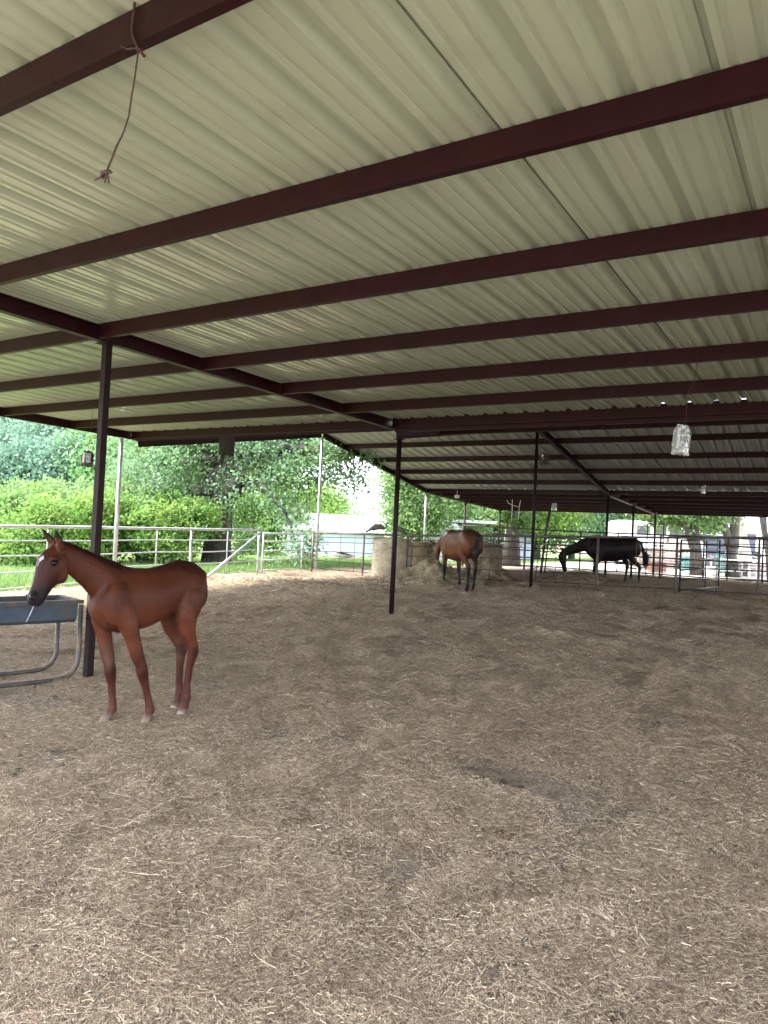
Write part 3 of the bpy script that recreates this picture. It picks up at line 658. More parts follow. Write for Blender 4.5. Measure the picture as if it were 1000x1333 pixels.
cfwd = np.array([ROT[0][2], ROT[1][2]]); cfwd = cfwd / np.linalg.norm(cfwd); CR = np.array([ROT[0][0], ROT[1][0]]); yawX = math.atan2(CR[1], CR[0])      # direction of the picture's horizontal on the ground
def shed(name, label, px0, px1, D, ybase, yeave, yridge, depth, mat, roofmat, rot=0, cat='shed'):
    pa = np.array(at_D(px0, ybase, D)); pb = np.array(at_D(px1, ybase, D)); L = float(np.linalg.norm((pb - pa)[:2])); z0 = pa[2]; ze = at_D((px0 + px1) / 2, yeave, D)[2]; zr = at_D((px0 + px1) / 2, yridge, D + depth / 2)[2]
    root = empty(name, (pa[0], pa[1], z0), label=label, cat=cat); m_ = Matrix.Rotation(yawX + rot, 4, 'Z')
    mm = m_ @ Matrix.Translation((0, 0, 0))
    ribbed_box(root, 'wall', 0, L, 0, depth, -.5, ze - z0, mat, mm)
    gable(root, L, depth, ze - z0, zr - z0, .25, roofmat, mm @ Matrix.Translation((0, depth / 2, 0)))
    return root, mm, L, ze - z0
s1, mm, L, hh = shed('metal_shed', 'long pale blue metal shed with pale roof behind the corner gate', 372, 500, 38, 738, 692, 671, 7, M['bluesteel'], M['roofpale'], rot=.12)
for i, xx in enumerate((.90, .955)):
    mb = MB(); mb.box(L * xx, L * xx + .14, -.06, -.03, -.2, hh - .05); mb.v = [tuple(mm @ Vector(p)) for p in mb.v]; mb.build('trim_post', M['bluesteel2'], s1)
shed('white_shed', 'white shed partly hidden by the big tree left of the blue shed', 305, 350, 42, 730, 692, 684, 5, M['whitesteel'], M['roofpale'], rot=.1)
shed('white_trailer_shed', 'plain white box shed behind the bay horse head', 543, 590, 34, 742, 688, 682, 4, M['whitesteel'], M['roofpale'])
s4, mm, L, hh = shed('pale_shed', 'low pale bluish building glimpsed right of the bay horse', 628, 690, 44, 738, 698, 690, 6, M['bluesteel'], M['roofpale'])
# teal shed between the peahens and the tree
shed('teal_shed', 'teal shed wall showing between the two round bales and the peahens', 508, 530, 40, 735, 682, 677, 4, M['bluesteel2'], M['roofpale'])
# canopy roof strip
q = at_D(565, 683, 36); c_ = empty('canopy', (q[0], q[1], float(gbase(q[0], q[1]))), label='white flat canopy roof on thin posts behind the bay horse', cat='canopy')
R_ = Matrix.Rotation(yawX, 4, 'Z'); zc = at_D(590, 678, 36)[2] - float(gbase(q[0], q[1]))
mb = MB(); mb.box(0, 3.6, 0, 2.2, zc - .05, zc + .08, R_); mb.build('roof', M['whitesteel'], c_)
for x in (.1, 3.5):
    for y in (.1, 2.1):
        mb = MB(); mb.box(x - .04, x + .04, y - .04, y + .04, -.05, zc - .052, R_); mb.build('post', M['white'], c_)
# white van
def obox(root, name, px0, px1, py0, py1, D, dep, mat, bevel=False):
    a = Vector(at_D(px0, py1, D)) - Vector(root.location); b2 = Vector(at_D(px1, py0, D)) - Vector(root.location)
    L = (Vector((b2.x, b2.y)) - Vector((a.x, a.y))).length
    mb = MB(); mt = Matrix.Translation(Vector((a.x, a.y, 0))) @ Matrix.Rotation(yawX, 4, 'Z'); mb.box(0, L, 0, dep, a.z, b2.z, mt); return mb.build(name, mat, root)
D = 40; q = at_D(866, 742, D); van = empty('white_van', q, label='white van with dark windows parked behind the forked tree', cat='van')
vm = Matrix.Rotation(yawX, 4, 'Z')
def vext(name, prof, y0, y1, mat):
    mb = MB(); k = len(prof); mb.add([tuple(vm @ Vector((x, y0, z))) for x, z in prof] + [tuple(vm @ Vector((x, y1, z))) for x, z in prof], [tuple(range(k)), tuple(range(2 * k - 1, k - 1, -1))] + [(i, k + i, k + (i + 1) % k, (i + 1) % k) for i in range(k)][::1]); return mb.build(name, mat, van)
zt = at_D(880, 680, D)[2] - q[2]
vext('body', [(-2.6, .35), (-2.6, zt - .1), (-2.4, zt), (.55, zt), (1.05, zt - .25), (1.55, zt - .85), (2.1, zt - 1.0), (2.2, .4)], 0, 1.9, M['white'])
vext('side_window', [(.15, zt - .85), (.15, zt - .2), (.5, zt - .2), (.85, zt - .38), (1.2, zt - .85)], -.012, -.002, M['darkglass'])
for x0 in (-.7, -1.6): vext('side_window', [(x0, zt - .75), (x0, zt - .25), (x0 + .7, zt - .25), (x0 + .7, zt - .75)], -.012, -.002, M['darkglass'])
for x0 in (-1.8, 1.4):
    for y0 in (-.03, 1.72):
        mb = MB(); mb.tube([tuple(vm @ Vector((x0, y0, .36))), tuple(vm @ Vector((x0, y0 + .2, .36)))], .36, 16); wh = mb.build('wheel', M['rubber'], van)
# navy box trailers
D = 46
for (a, b2, y0, y1, lab) in ((922, 946, 697, 738, 'navy box trailer behind the V shaped trunk'), (967, 985, 695, 722, 'navy box container right of the pale trunk')):
    q = at_D(a, 742, D); t_ = empty('box_trailer', q, label=lab, cat='trailer', group='navy box trailers in the yard')
    obox(t_, 'box', a, b2, y0, y1 - 4, D, 2.3, M['navy']); obox(t_, 'chassis', a + 1, b2 - 1, y1 - 3.6, y1, D + .1, 2.0, M['bare'])
    for dx in (.4, 1.3):
        c0 = Vector(at_D(a + 2, y1 + 3, D)) - Vector(q) + vm @ Vector((dx * .6, 0, .1)); mb = MB(); mb.tube([c0, c0 + vm @ Vector((0, .2, 0))], .3, 14); mb.build('wheel', M['rubber'], t_)
# pallets, crates, tables, drums in the yard
def pallet_stack(px, py, D, n_, lab, mat='junkwood', s=1.0):
    q = gnd(px, py) if D is None else base_at(px, D); root = empty('pallet_stack', q, rz=yawX + .2, label=lab, cat='pallets')
    for i in range(n_):
        z = i * .14 * s
        mb = MB()
        for y in (0, .5, .95): mb.box(0, 1.2 * s, y * s, y * s + .09, z, z + .09 * s)
        for x in np.arange(0, 1.15, .19): mb.box(x * s, x * s + .11, 0, 1.04 * s, z + .091 * s, z + .112 * s)
        mb.build('pallet', M[mat], root)
pallet_stack(832, 745, 33, 7, 'stack of pale pinkish pallets just behind the black horse hind legs', s=1.1)
pallet_stack(866, 745, 36, 9, 'tall pile of pallets below the white van', s=1.1)
pallet_stack(978, 745, 31, 5, 'pile of weathered pallets at the foot of the pale trunk', s=.9)
q = base_at(850, 31); cr = empty('red_crate', q, rz=yawX, label='faded red slatted crate behind the pipe frame', cat='crate')
mb = MB(); mb.box(0, .62, 0, .5, .02, .06); mb.build('bottom', M['orange'], cr)
for i in range(3):
    for (x0, x1, y0, y1) in ((0, .62, 0, .025), (0, .62, .475, .5), (0, .025, .027, .473), (.595, .62, .027, .473)):
        mb = MB(); mb.box(x0, x1, y0, y1, .08 + i * .13, .18 + i * .13); mb.build('slat', M['orange'], cr)
for j in (0, 1):
    for y in (.028, .44):
        mb = MB(); mb.box(.03 + j * .53, .06 + j * .53, y, y + .03, .02, .46); mb.build('corner_post', M['orange'], cr)
def drum(px, D, lab, mat, r_=.28, h=.85):
    q = base_at(px, D); mb = MB(); mb.tube([(0, 0, 0), (0, 0, .02), (0, 0, h * .33), (0, 0, h * .36), (0, 0, h * .39), (0, 0, h * .62), (0, 0, h * .65), (0, 0, h * .68), (0, 0, h - .02), (0, 0, h)], [r_ * .96, r_, r_, r_ * 1.05, r_, r_, r_ * 1.05, r_, r_, r_ * .95], 18)
    o = mb.build('plastic_drum', mat, loc=q, smooth=False); tag(o, lab, 'drum')
drum(893, 36, 'teal plastic drum standing low between the forked trunk and the gate', M['teal'], .26, .7)
drum(941, 34, 'teal plastic drum beside the V shaped trunk', M['teal'], .26, .95)
def table(px, D, lab, L=1.7, top='white'):
    q = base_at(px, D); root = empty('yard_table', q, rz=yawX, label=lab, cat='table')
    mb = MB(); mb.box(0, L, 0, .75, .70, .74); mb.build('table_top', M[top], root)
    for x in (.06, L - .12):
        for y in (.05, .64): mb = MB(); mb.box(x, x + .06, y, y + .06, 0, .698); mb.build('leg', M[top], root)
    mb = MB(); mb.box(.12, L - .12, .30, .40, .25, .29); mb.build('stretcher', M[top], root)
table(925, 29.5, 'white weathered yard table seen through the open gate'); table(985, 29, 'white bench like table at the right end of the yard', 1.9); table(958, 32, 'pale table behind the V shaped trunk', 1.5)
# heap of scrap: pile of metal hoops on the table
q = base_at(925, 30.8); root = empty('scrap_heap', q, label='heap of white scrap pipes and boards between the two tree trunks', cat='scrap heap'); g = np.random.default_rng(9)
for i in range(22):
    a = g.uniform(0, PI); L_ = g.uniform(.3, .8); c0 = Vector((g.uniform(-.2, 1.4), g.uniform(-.3, .5), g.uniform(.1, 1.0))); d = Vector((math.cos(a), math.sin(a) * .4, g.uniform(-.5, .5))) * L_
    mb = MB(); mb.tube([c0 - d, c0 + Vector((0, 0, .05)), c0 + d], g.uniform(.015, .04), 6); mb.build('scrap_pipe' if i % 3 else 'scrap_board', M['white'] if i % 2 else M['junkwood'], root)
# dark boards at the foot of the lawn by the blue shed
for px, lab in ((398, 'weathered tin sheets lying left of the pale blue shed door'), (448, 'low rusty implement lying on the grass before the blue shed')):
    q = at_D(px, 735, 30); mb = MB()
    for i in range(5): mb.box(-.8 + .1 * i, .9 - .12 * i, -.2, .6, .02 + .07 * i, .05 + .07 * i, Matrix.Rotation(yawX + .15 * i, 4, 'Z') @ Matrix.Rotation(.12 * (i - 2), 4, 'Y'))
    o = mb.build('tin_sheets', M['junkwood'], loc=(q[0], q[1], float(gbase(q[0], q[1])))); tag(o, lab, 'scrap')

# ------------------------------------------------------------------ straw and hay
STRAW = np.array([1.14, 1.11, 1.115]) * np.array([(.53, .43, .315), (.42, .325, .235), (.62, .525, .395), (.30, .225, .16), (.48, .39, .29), (.24, .175, .12), (.62, .54, .42), (.37, .285, .21), (.15, .11, .08)])
def strands(n_, g, R=.35, lmin=.03, lmax=.14, wmin=.0011, wmax=.0024, seg=3, zspread=.012, curl=.5, tilt=.12, cols=STRAW, center=None, bright=1.0):
    L = g.uniform(lmin, lmax, n_) * g.choice([.6, 1, 1, 1.5], n_); wd = g.uniform(wmin, wmax, n_); an = g.uniform(0, 2 * PI, n_); cu = g.normal(0, curl, n_)
    if center is None:
        rr = R * np.sqrt(g.random(n_)); ph = g.uniform(0, 2 * PI, n_); P = np.stack([rr * np.cos(ph), rr * np.sin(ph), g.uniform(-.001, zspread, n_)], 1)
    else: P = center.copy()
    tl = g.normal(0, tilt, n_); pts = [P]
    for s in range(seg):
        a = an + cu * (s - seg / 2) * 1.4 / seg
        st = np.stack([np.cos(a) * np.cos(tl), np.sin(a) * np.cos(tl), np.sin(tl - tl * 2 * s / seg)], 1) * (L / seg)[:, None]; pts.append(pts[-1] + st)
    off = np.stack([-np.sin(an), np.cos(an), g.normal(0, .5, n_)], 1); off *= (wd / 2)[:, None]
    V = []; 
    for p in pts: V += [p - off, p + off]
    V = np.stack(V, 1).reshape(-1, 3); k = 2 * (seg + 1); base = np.arange(n_)[:, None] * k
    F = np.concatenate([base + np.array([2 * s, 2 * s + 1, 2 * s + 3, 2 * s + 2]) for s in range(seg)], 0)
    t = cols[g.integers(0, len(cols), n_)] * g.uniform(.45, 1.4, (n_, 1)) * bright
    return V, F, np.repeat(t, k, 0)
def straw_bed():
    g = np.random.default_rng(11); Vs, Fs, Ts, Ks = [], [], [], []; off = 0
    NV = 5
    for k_ in range(NV):
        V1, F1, T1 = strands(2300, g, lmin=.007, lmax=.030, wmin=.0009, wmax=.0021, seg=2, zspread=.013, tilt=.22, curl=.6); V2, F2, T2 = strands(60, g, lmin=.05, lmax=.14, wmin=.0008, wmax=.0014, zspread=.02, curl=.3); V = np.concatenate([V1, V2]); F = np.concatenate([F1, F2 + len(V1)]); T = np.concatenate([T1, T2]); Vs.append(V); Fs.append(F + off); Ts.append(T); Ks += [k_ + 1] * len(V); off += len(V)
    for k_ in range(2):
        V, F, T = strands(150, g, R=.42, lmin=.06, lmax=.22, wmin=.0025, wmax=.005, zspread=.04, tilt=.3, curl=.4, bright=1.1); Vs.append(V); Fs.append(F + off); Ts.append(T); Ks += [NV + k_ + 1] * len(V); off += len(V)
    pts, kind, rot, scl = [], [], [], []
    # points inside the part of the pen the camera and its neighbourhood see
    N = 11000
    N = 13500; D = g.uniform(1.3, 25, N * 3); lat = g.uniform(-.70, .85, N * 3) * D
    pr = np.clip(1.0 / (1 + (D / 9) ** 1.2), 0, 1); keep = g.random(N * 3) < pr * D / 9 * 1.9
    D, lat = D[keep], lat[keep]
    fwd = np.array([ROT[0][2], ROT[1][2]]); fwd /= np.linalg.norm(fwd)
    X = CR[0] * lat + fwd[0] * D; Y = CR[1] * lat + fwd[1] * D
    ok = (X > -12.4) & (Y < 28) & (Y > -1.5); X, Y, D = X[ok], Y[ok], D[ok]
    dens = fbm(X * 1.6, Y * 1.6, 4, 21); ok = g.random(len(X)) < np.clip((dens - .32) * 4.6, .07, 1); X, Y, D = X[ok], Y[ok], D[ok]
    Dc = np.concatenate([g.uniform(9.5, 24, 1500), g.uniform(13, 20, 500)]); lc = np.concatenate([g.uniform(-.62, .62, 1500) * Dc[:1500], g.uniform(-.25, .2, 500) * Dc[1500:]])
    Xc = CR[0] * lc + fwd[0] * Dc; Yc_ = CR[1] * lc + fwd[1] * Dc; okc = (Xc > -12.2) & (Yc_ < 27) & (g.random(len(Xc)) < np.clip((fbm(Xc * .9, Yc_ * .9, 3, 61) - .33) * 5, 0, 1)) & (np.hypot(Xc + 4.6, Yc_ - 4.1) > 1.2)
    nf = len(X); X = np.concatenate([X, Xc[okc]]); Y = np.concatenate([Y, Yc_[okc]]); D = np.concatenate([D, np.full(okc.sum(), 6.0)])
    e = .05
    Z = gbase(X, Y) + bumps(X, Y); zx = (gbase(X + e, Y) + bumps(X + e, Y) - Z) / e; zy = (gbase(X, Y + e) + bumps(X, Y + e) - Z) / e
    P = np.stack([X, Y, Z + .002], 1); n0 = len(P)
    V = np.concatenate(Vs + [P]); kk_ = -(g.integers(1, NV + 1, n0)); kk_[nf:] = -(g.integers(NV + 1, NV + 3, n0 - nf)); Ks = np.array(Ks + list(kk_))
    me = bpy.data.meshes.new('straw_bedding'); F = np.concatenate(Fs)
    me.vertices.add(len(V)); me.vertices.foreach_set('co', V.astype(np.float32).ravel()); me.loops.add(F.size); me.loops.foreach_set('vertex_index', F.astype(np.int32).ravel())
    me.polygons.add(len(F)); me.polygons.foreach_set('loop_start', np.arange(0, F.size, 4, dtype=np.int32)); me.polygons.foreach_set('loop_total', np.full(len(F), 4, np.int32)); me.update(calc_edges=True)
    me.materials.append(M['straw'])
    c = np.ones((len(V), 4), np.float32); c[:len(V) - n0, :3] = np.concatenate(Ts); a = me.attributes.new('tint', 'FLOAT_COLOR', 'POINT'); a.data.foreach_set('color', c.ravel())
    a = me.attributes.new('variant', 'INT', 'POINT'); a.data.foreach_set('value', Ks.astype(np.int32))
    ro = np.zeros((len(V), 3), np.float32); ro[-n0:, 0] = np.arctan(zy) * .9; ro[-n0:, 1] = -np.arctan(zx) * .9
    a = me.attributes.new('spin', 'FLOAT_VECTOR', 'POINT'); a.data.foreach_set('vector', ro.ravel())
    sp = np.zeros(len(V), np.float32); sp[-n0:] = g.uniform(0, 2 * PI, n0); a = me.attributes.new('turn', 'FLOAT', 'POINT'); a.data.foreach_set('value', sp)
    sc = np.ones(len(V), np.float32); sc[-n0:] = g.uniform(.75, 1.1, n0) * np.interp(D, [1.5, 5], [.80, 1]) * (1 + np.clip(D - 6, 0, 20) * .035); a = me.attributes.new('size', 'FLOAT', 'POINT'); a.data.foreach_set('value', sc)
    ob = link('straw_bedding', me); tag(ob, 'loose trampled straw and hay bedding covering the barn floor', 'straw', kind='stuff')
    ng = bpy.data.node_groups.new('scatter_straw', 'GeometryNodeTree'); ng.interface.new_socket('Geometry', in_out='INPUT', socket_type='NodeSocketGeometry'); ng.interface.new_socket('Geometry', in_out='OUTPUT', socket_type='NodeSocketGeometry')
    n = ng.nodes; l = ng.links; gi = n.new('NodeGroupInput'); go = n.new('NodeGroupOutput'); jo = n.new('GeometryNodeJoinGeometry')
    def attr(nm, ty):
        q = n.new('GeometryNodeInputNamedAttribute'); q.data_type = ty; q.inputs[0].default_value = nm; return q.outputs[0]
    def cmp(v):
        q = n.new('FunctionNodeCompare'); q.data_type = 'INT'; q.operation = 'EQUAL'; l.new(attr('variant', 'INT'), q.inputs[2]); q.inputs[3].default_value = v
        s_ = n.new('GeometryNodeSeparateGeometry'); s_.domain = 'POINT'; l.new(gi.outputs[0], s_.inputs[0]); l.new(q.outputs[0], s_.inputs[1]); return s_.outputs[0]
    for k_ in range(1, NV + 3):
        patch = n.new('GeometryNodeGeometryToInstance'); l.new(cmp(k_), patch.inputs[0])
        ip = n.new('GeometryNodeInstanceOnPoints'); mp_ = n.new('GeometryNodeMeshToPoints'); l.new(cmp(-k_), mp_.inputs[0]); l.new(mp_.outputs[0], ip.inputs[0]); l.new(patch.outputs[0], ip.inputs[2])
        l.new(attr('size', 'FLOAT'), ip.inputs[6])
        e2r = n.new('FunctionNodeEulerToRotation'); l.new(attr('spin', 'FLOAT_VECTOR'), e2r.inputs[0]); l.new(e2r.outputs[0], ip.inputs[5])
        ri = n.new('GeometryNodeRotateInstances'); cx = n.new('ShaderNodeCombineXYZ'); l.new(attr('turn', 'FLOAT'), cx.inputs[2]); l.new(ip.outputs[0], ri.inputs[0]); l.new(cx.outputs[0], ri.inputs[2]); ri.inputs[4].default_value = True
        l.new(ri.outputs[0], jo.inputs[0])
    l.new(jo.outputs[0], go.inputs[0]); md = ob.modifiers.new('scatter', 'NODES'); md.node_group = ng
straw_bed()

M['hay'] = noise_mat('hay', [(0.3, (0.12, 0.095, 0.06)), (0.5, (0.28, 0.23, 0.15)), (0.7, (0.40, 0.34, 0.23))], 14, .9, .9, 40, spec=.2, detail=9, second=((.07, .055, .035), 3, .52, .75))
def mound(name, label, x, y, rx, ry, h, seed, nst=2500, rot=0.0, cat='hay pile', dark=1.0, group=None):
    g = np.random.default_rng(seed); nr, na = 16, 44; V = []
    def hf(u, v):
        rr = np.sqrt(u * u + v * v); return h * np.clip(1 - rr ** 2.2, 0, 1) ** .9 * (.12 + 1.55 * fbm(u * 2.6 + seed, v * 2.6, 4, seed) ** 1.2) + .05 * (fbm(u * 9, v * 9, 2, seed) - .5) * np.clip(1.2 - rr, 0, 1)
    for i in range(nr + 1):
        for j in range(na):
            q = i / nr; a = 2 * PI * j / na; u, v = q * math.cos(a), q * math.sin(a); V.append((u, v, float(hf(np.array(u), np.array(v)))))
    V = np.array(V); F = np.array([(i * na + j, (i + 1) * na + j, (i + 1) * na + (j + 1) % na, i * na + (j + 1) % na) for i in range(nr) for j in range(na)])
    th = g.uniform(0, 2 * PI, nst); q = np.sqrt(g.random(nst)) * 1.12; u = q * np.cos(th); v = q * np.sin(th); C_ = np.stack([u * rx, v * ry, hf(u, v) + g.uniform(-.005, .03, nst)], 1)
    V2, F2, T2 = strands(nst, g, lmin=.06, lmax=.22, wmin=.004, wmax=.009, center=C_, tilt=.45, bright=dark)
    c0, s0 = math.cos(rot), math.sin(rot); Vm = V * np.array([rx, ry, 1]); Vm[:, 2] -= .02
    VV = np.concatenate([Vm, V2]); VV[:, :2] = VV[:, :2] @ np.array([[c0, s0], [-s0, c0]])
    base = float(gbase(x, y)); VV[:, 2] += gbase(VV[:, 0] + x, VV[:, 1] + y) - base
    me = mesh_np(name, VV, np.concatenate([F, F2 + len(V)]), M['hay'], np.concatenate([np.full((len(V), 3), .3), T2])); me.materials.append(M['straw'])
    mi = np.zeros(len(F) + len(F2), np.int32); mi[len(F):] = 1; me.polygons.foreach_set('material_index', mi)
    o = link(name, me, loc=(x, y, base)); tag(o, label, cat, group); return o
p = gnd(566, 764); mound('hay_pile', 'grey pulled apart hay pile under the bay horse nose', p[0], p[1], 1.35, .7, .72, 31, 5000, yawX, dark=.8)
p = gnd(634, 761); mound('hay_pile', 'loose hay heaped against the dark round bale behind the bay horse', p[0], p[1], 1.0, .6, .62, 32, 3200, yawX, dark=.6)
p = gnd(752, 760); mound('hay_pile', 'hay pile the black horse is eating from', p[0], p[1], 1.3, .8, .36, 33, 4200, yawX, dark=.65)
p = gnd(410, 762); mound('hay_drift', 'broad drift of trampled hay before the corner gate', p[0] + .3, p[1] - .3, 3.2, 1.3, .20, 34, 9000, yawX + .1, cat='hay drift')
p = gnd(735, 770); mound('hay_drift', 'dark drift of hay along the foot of the narrow gate', p[0], p[1], 1.3, .4, .12, 35, 2500, yawX, cat='hay drift', dark=.5)  # low drift, its dark tone stands in for the shadow band here
def bale(label, px, py, rad, h, seed, dark=1.0, back=0.0):
    p = gnd(px, py); p = p + np.array([*( -np.array([-ROT[0][2], -ROT[1][2]])), 0]) * (rad * .8 + back); g = np.random.default_rng(seed); na = 48; prof = [(0, .02), (.93, 0), (1, .05), (1.02, .3), (1.03, .6), (1.0, .93), (.93, 1.0), (.6, 1.02), (.3, 1.01), (0.02, 1.0)]
    P2 = []
    for (a, b2), (c_, d) in zip(prof, prof[1:]):
        for t_ in np.linspace(0, 1, 4)[:-1]: P2.append((a + (c_ - a) * t_, b2 + (d - b2) * t_))
    V = []
    for r_, z_ in P2:
        for j in range(na):
            a = 2 * PI * j / na; k_ = 1 + .035 * (float(fbm(np.array(j * .5 + seed), np.array(z_ * 9), 3, seed)) - .5); V.append((r_ * rad * k_ * math.cos(a), r_ * rad * k_ * math.sin(a), z_ * h + .02 * math.sin(a * 2 + seed)))
    V = np.array(V); k_ = len(P2); F = np.array([(i * na + j, i * na + (j + 1) % na, (i + 1) * na + (j + 1) % na, (i + 1) * na + j) for i in range(k_ - 1) for j in range(na)])
    nst = 3500; th = g.uniform(0, 2 * PI, nst); zz = g.uniform(0, h, nst); rr = np.where(g.random(nst) < .7, rad * 1.01, rad * np.sqrt(g.random(nst))); zz = np.where(rr < rad, h + .01, zz)
    C_ = np.stack([rr * np.cos(th), rr * np.sin(th), zz], 1); V2, F2, T2 = strands(nst, g, lmin=.05, lmax=.16, wmin=.004, wmax=.008, center=C_, tilt=.5, curl=.8, bright=dark)
    me = mesh_np('round_bale', np.concatenate([V, V2]), np.concatenate([F, F2 + len(V)]), M['hay' if dark > .9 else 'haydark'], np.concatenate([np.full((len(V), 3), .3), T2])); me.materials.append(M['straw'])
    mi = np.zeros(len(F) + len(F2), np.int32); mi[len(F):] = 1; me.polygons.foreach_set('material_index', mi)
    o = link('round_bale', me, loc=(p[0], p[1], float(gbase(p[0], p[1])) - .03)); tag(o, label, 'hay bale', 'round hay bales standing on end by the fence')
M['hay'] = noise_mat('net_wrapped_hay', [(0.3, (0.27, 0.225, 0.16)), (0.5, (0.38, 0.325, 0.24)), (0.7, (0.48, 0.42, 0.32))], 9, .9, .9, 30, spec=.2, detail=9)
M['haydark'] = noise_mat('weathered_hay', [(0.3, (0.14, 0.11, 0.075)), (0.5, (0.22, 0.175, 0.12)), (0.7, (0.30, 0.24, 0.17))], 9, .9, .9, 30, spec=.2, detail=9)
bale('pale tan round hay bale standing behind the center post', 510, 757, .50, 1.06, 41, 1.0, .2)
bale('brownish round hay bale right behind the pale one', 545, 750, .42, .95, 42, .6, .3)
bale('dark weathered round hay bale to the right of the bay horse', 634, 757, .46, 1.0, 43, .5, .2)
# dung
p = gnd(538, 774); g = np.random.default_rng(4); mb = MB()
for i in range(16):
    c0 = Vector((g.normal(0, .11), g.normal(0, .09), .03 + .02 * g.random())); mb.tube([c0 + Vector((-.035, 0, 0)), c0 + Vector((-.02, 0, 0)), c0 + Vector((.02, 0, .005)), c0 + Vector((.035, 0, 0))], [.012, .035, .034, .012], 8)
tag(mb.build('dung_heap', M['dung'], loc=(p[0], p[1], gz(p[0], p[1])), smooth=True), 'small dark heap of dung left of the bay horse', 'dung')

g = np.random.default_rng(77); Vc = []; Fc = []; nb = 0
for i in range(420):
    D_ = 2.0 * (11 / 2.0) ** g.random(); la = g.uniform(-.62, .62) * D_; fx_ = cfwd[0] * D_ + CR[0] * la; fy_ = cfwd[1] * D_ + CR[1] * la
    if fx_ < -11.5 or fbm(np.array(fx_ * .8), np.array(fy_ * .8), 3, 55) < .42: continue
    for q in range(int(g.integers(1, 5))):
        cx_, cy_ = fx_ + g.normal(0, .05), fy_ + g.normal(0, .05); r_ = g.uniform(.008, .026); cz_ = gz(cx_, cy_) + r_ * .35; m_ = 6; an0 = g.uniform(0, 6)
        ring_ = [(cx_ + math.cos(an0 + 2 * PI * k_ / m_) * r_ * g.uniform(.7, 1.4), cy_ + math.sin(an0 + 2 * PI * k_ / m_) * r_ * g.uniform(.7, 1.4), cz_ + g.uniform(-.2, .2) * r_) for k_ in range(m_)]
        Vc += ring_ + [(cx_, cy_, cz_ + r_ * .7), (cx_, cy_, cz_ - r_)]
        for k_ in range(m_): Fc += [(nb + k_, nb + (k_ + 1) % m_, nb + 6), (nb + (k_ + 1) % m_, nb + k_, nb + 7)]
        nb += 8
tag(link('manure_crumbs', mesh_np('manure_crumbs', np.array(Vc), np.array(Fc), M['dung'])), 'dark crumbs of trampled manure scattered through the bedding', 'manure', kind='stuff')

# ------------------------------------------------------------------ things hanging from the roof
def tube_thing(name, label, cat, pts, rad, mat, n_=6, group=None):
    o = Vector(pts[0]); mb = MB(); mb.tube([Vector(p) - o for p in pts], rad, n_); ob = mb.build(name, mat, loc=o, smooth=True); tag(ob, label, cat, group); return ob
YA = 4.4 - 1.3255 * 2 - .04 - .010
pts = [(176, 2), (172, 22), (171, 44), (178, 62)]
rp = empty('hanging_twine', at_Y(178, 64, YA), label='frayed brown twine knotted and hanging from the nearest purlin', cat='twine')
o0 = Vector(rp.location)
def rr_(px, py, dy=0): return Vector(at_Y(px, py, YA + dy)) - o0
mb = MB(); mb.tube([rr_(176, -6), rr_(175, 8), rr_(173, 22), rr_(171.5, 34), rr_(172, 46), rr_(176, 56), rr_(180, 64)], .0042, 7); mb.tube([rr_(158, 60), rr_(166, 64), rr_(174, 63), rr_(181, 64)], .0035, 6); mb.build('tied_loop', M['twine'], rp, smooth=True)
mb = MB(); mb.tube([rr_(180, 64), rr_(179, 75), rr_(176, 98), rr_(171, 128), rr_(168, 150), rr_(161, 172), rr_(151, 192), rr_(146, 206), rr_(138, 225)], [.0032, .0032, .003, .0034, .0032, .0032, .0045, .004, .0038], 7); mb.build('strand', M['twine'], rp, smooth=True)
mb = MB()
for a in range(7): 
    t_ = a / 7 * 2 * PI; c0 = rr_(137.5, 226)
    mb.tube([c0 + Vector((math.cos(t_) * .017, math.sin(t_) * .01, math.sin(t_ * 2) * .008)), c0 + Vector((math.cos(t_ + .9) * .019, math.sin(t_ + .9) * .012, math.cos(t_) * .012)), c0 + Vector((math.cos(t_ + 1.8) * .017, math.sin(t_ + 1.8) * .01, .006))], .0055, 6)
mb.build('knot', M['twine'], rp, smooth=True)
mb = MB()
for e in ((124, 234), (136, 238), (142, 238), (146, 224), (134, 233)): mb.tube([rr_(138, 226), rr_((138 + e[0]) / 2 + 1, (226 + e[1]) / 2), rr_(*e)], [.005, .004, .0035], 6)
mb.build('frayed_end', M['twine'], rp, smooth=True)
mb = MB(); mb.tube([rr_(181, 63), rr_(184, 68), rr_(188, 73)], [.004, .0055, .006], 6); mb.build('loop_end', M['redtwine'], rp, smooth=True)

mw, n, l, b_ = newmat('clear_water_bag')
b_.inputs['Base Color'].default_value = (.75, .80, .80, 1); b_.inputs['Roughness'].default_value = .12; b_.inputs['Transmission Weight'].default_value = .75; b_.inputs['IOR'].default_value = 1.33
nzb = n.new('ShaderNodeTexNoise'); nzb.inputs['Scale'].default_value = 22; nzb.inputs['Detail'].default_value = 3; bp = n.new('ShaderNodeBump'); bp.inputs['Strength'].default_value = 1; bp.inputs['Distance'].default_value = .03
tt = n.new('ShaderNodeTexCoord'); l.new(tt.outputs['Object'], nzb.inputs['Vector']); l.new(nzb.outputs[0], bp.inputs['Height']); l.new(bp.outputs[0], b_.inputs['Normal']); M['bag'] = mw
M['foil'] = noise_mat('crinkled_silver_insert', [(0.35, (0.10, 0.11, 0.12)), (0.5, (0.5, 0.52, 0.53)), (0.65, (0.85, 0.86, 0.86))], 45, .3, 1.0, 60, metallic=.2)
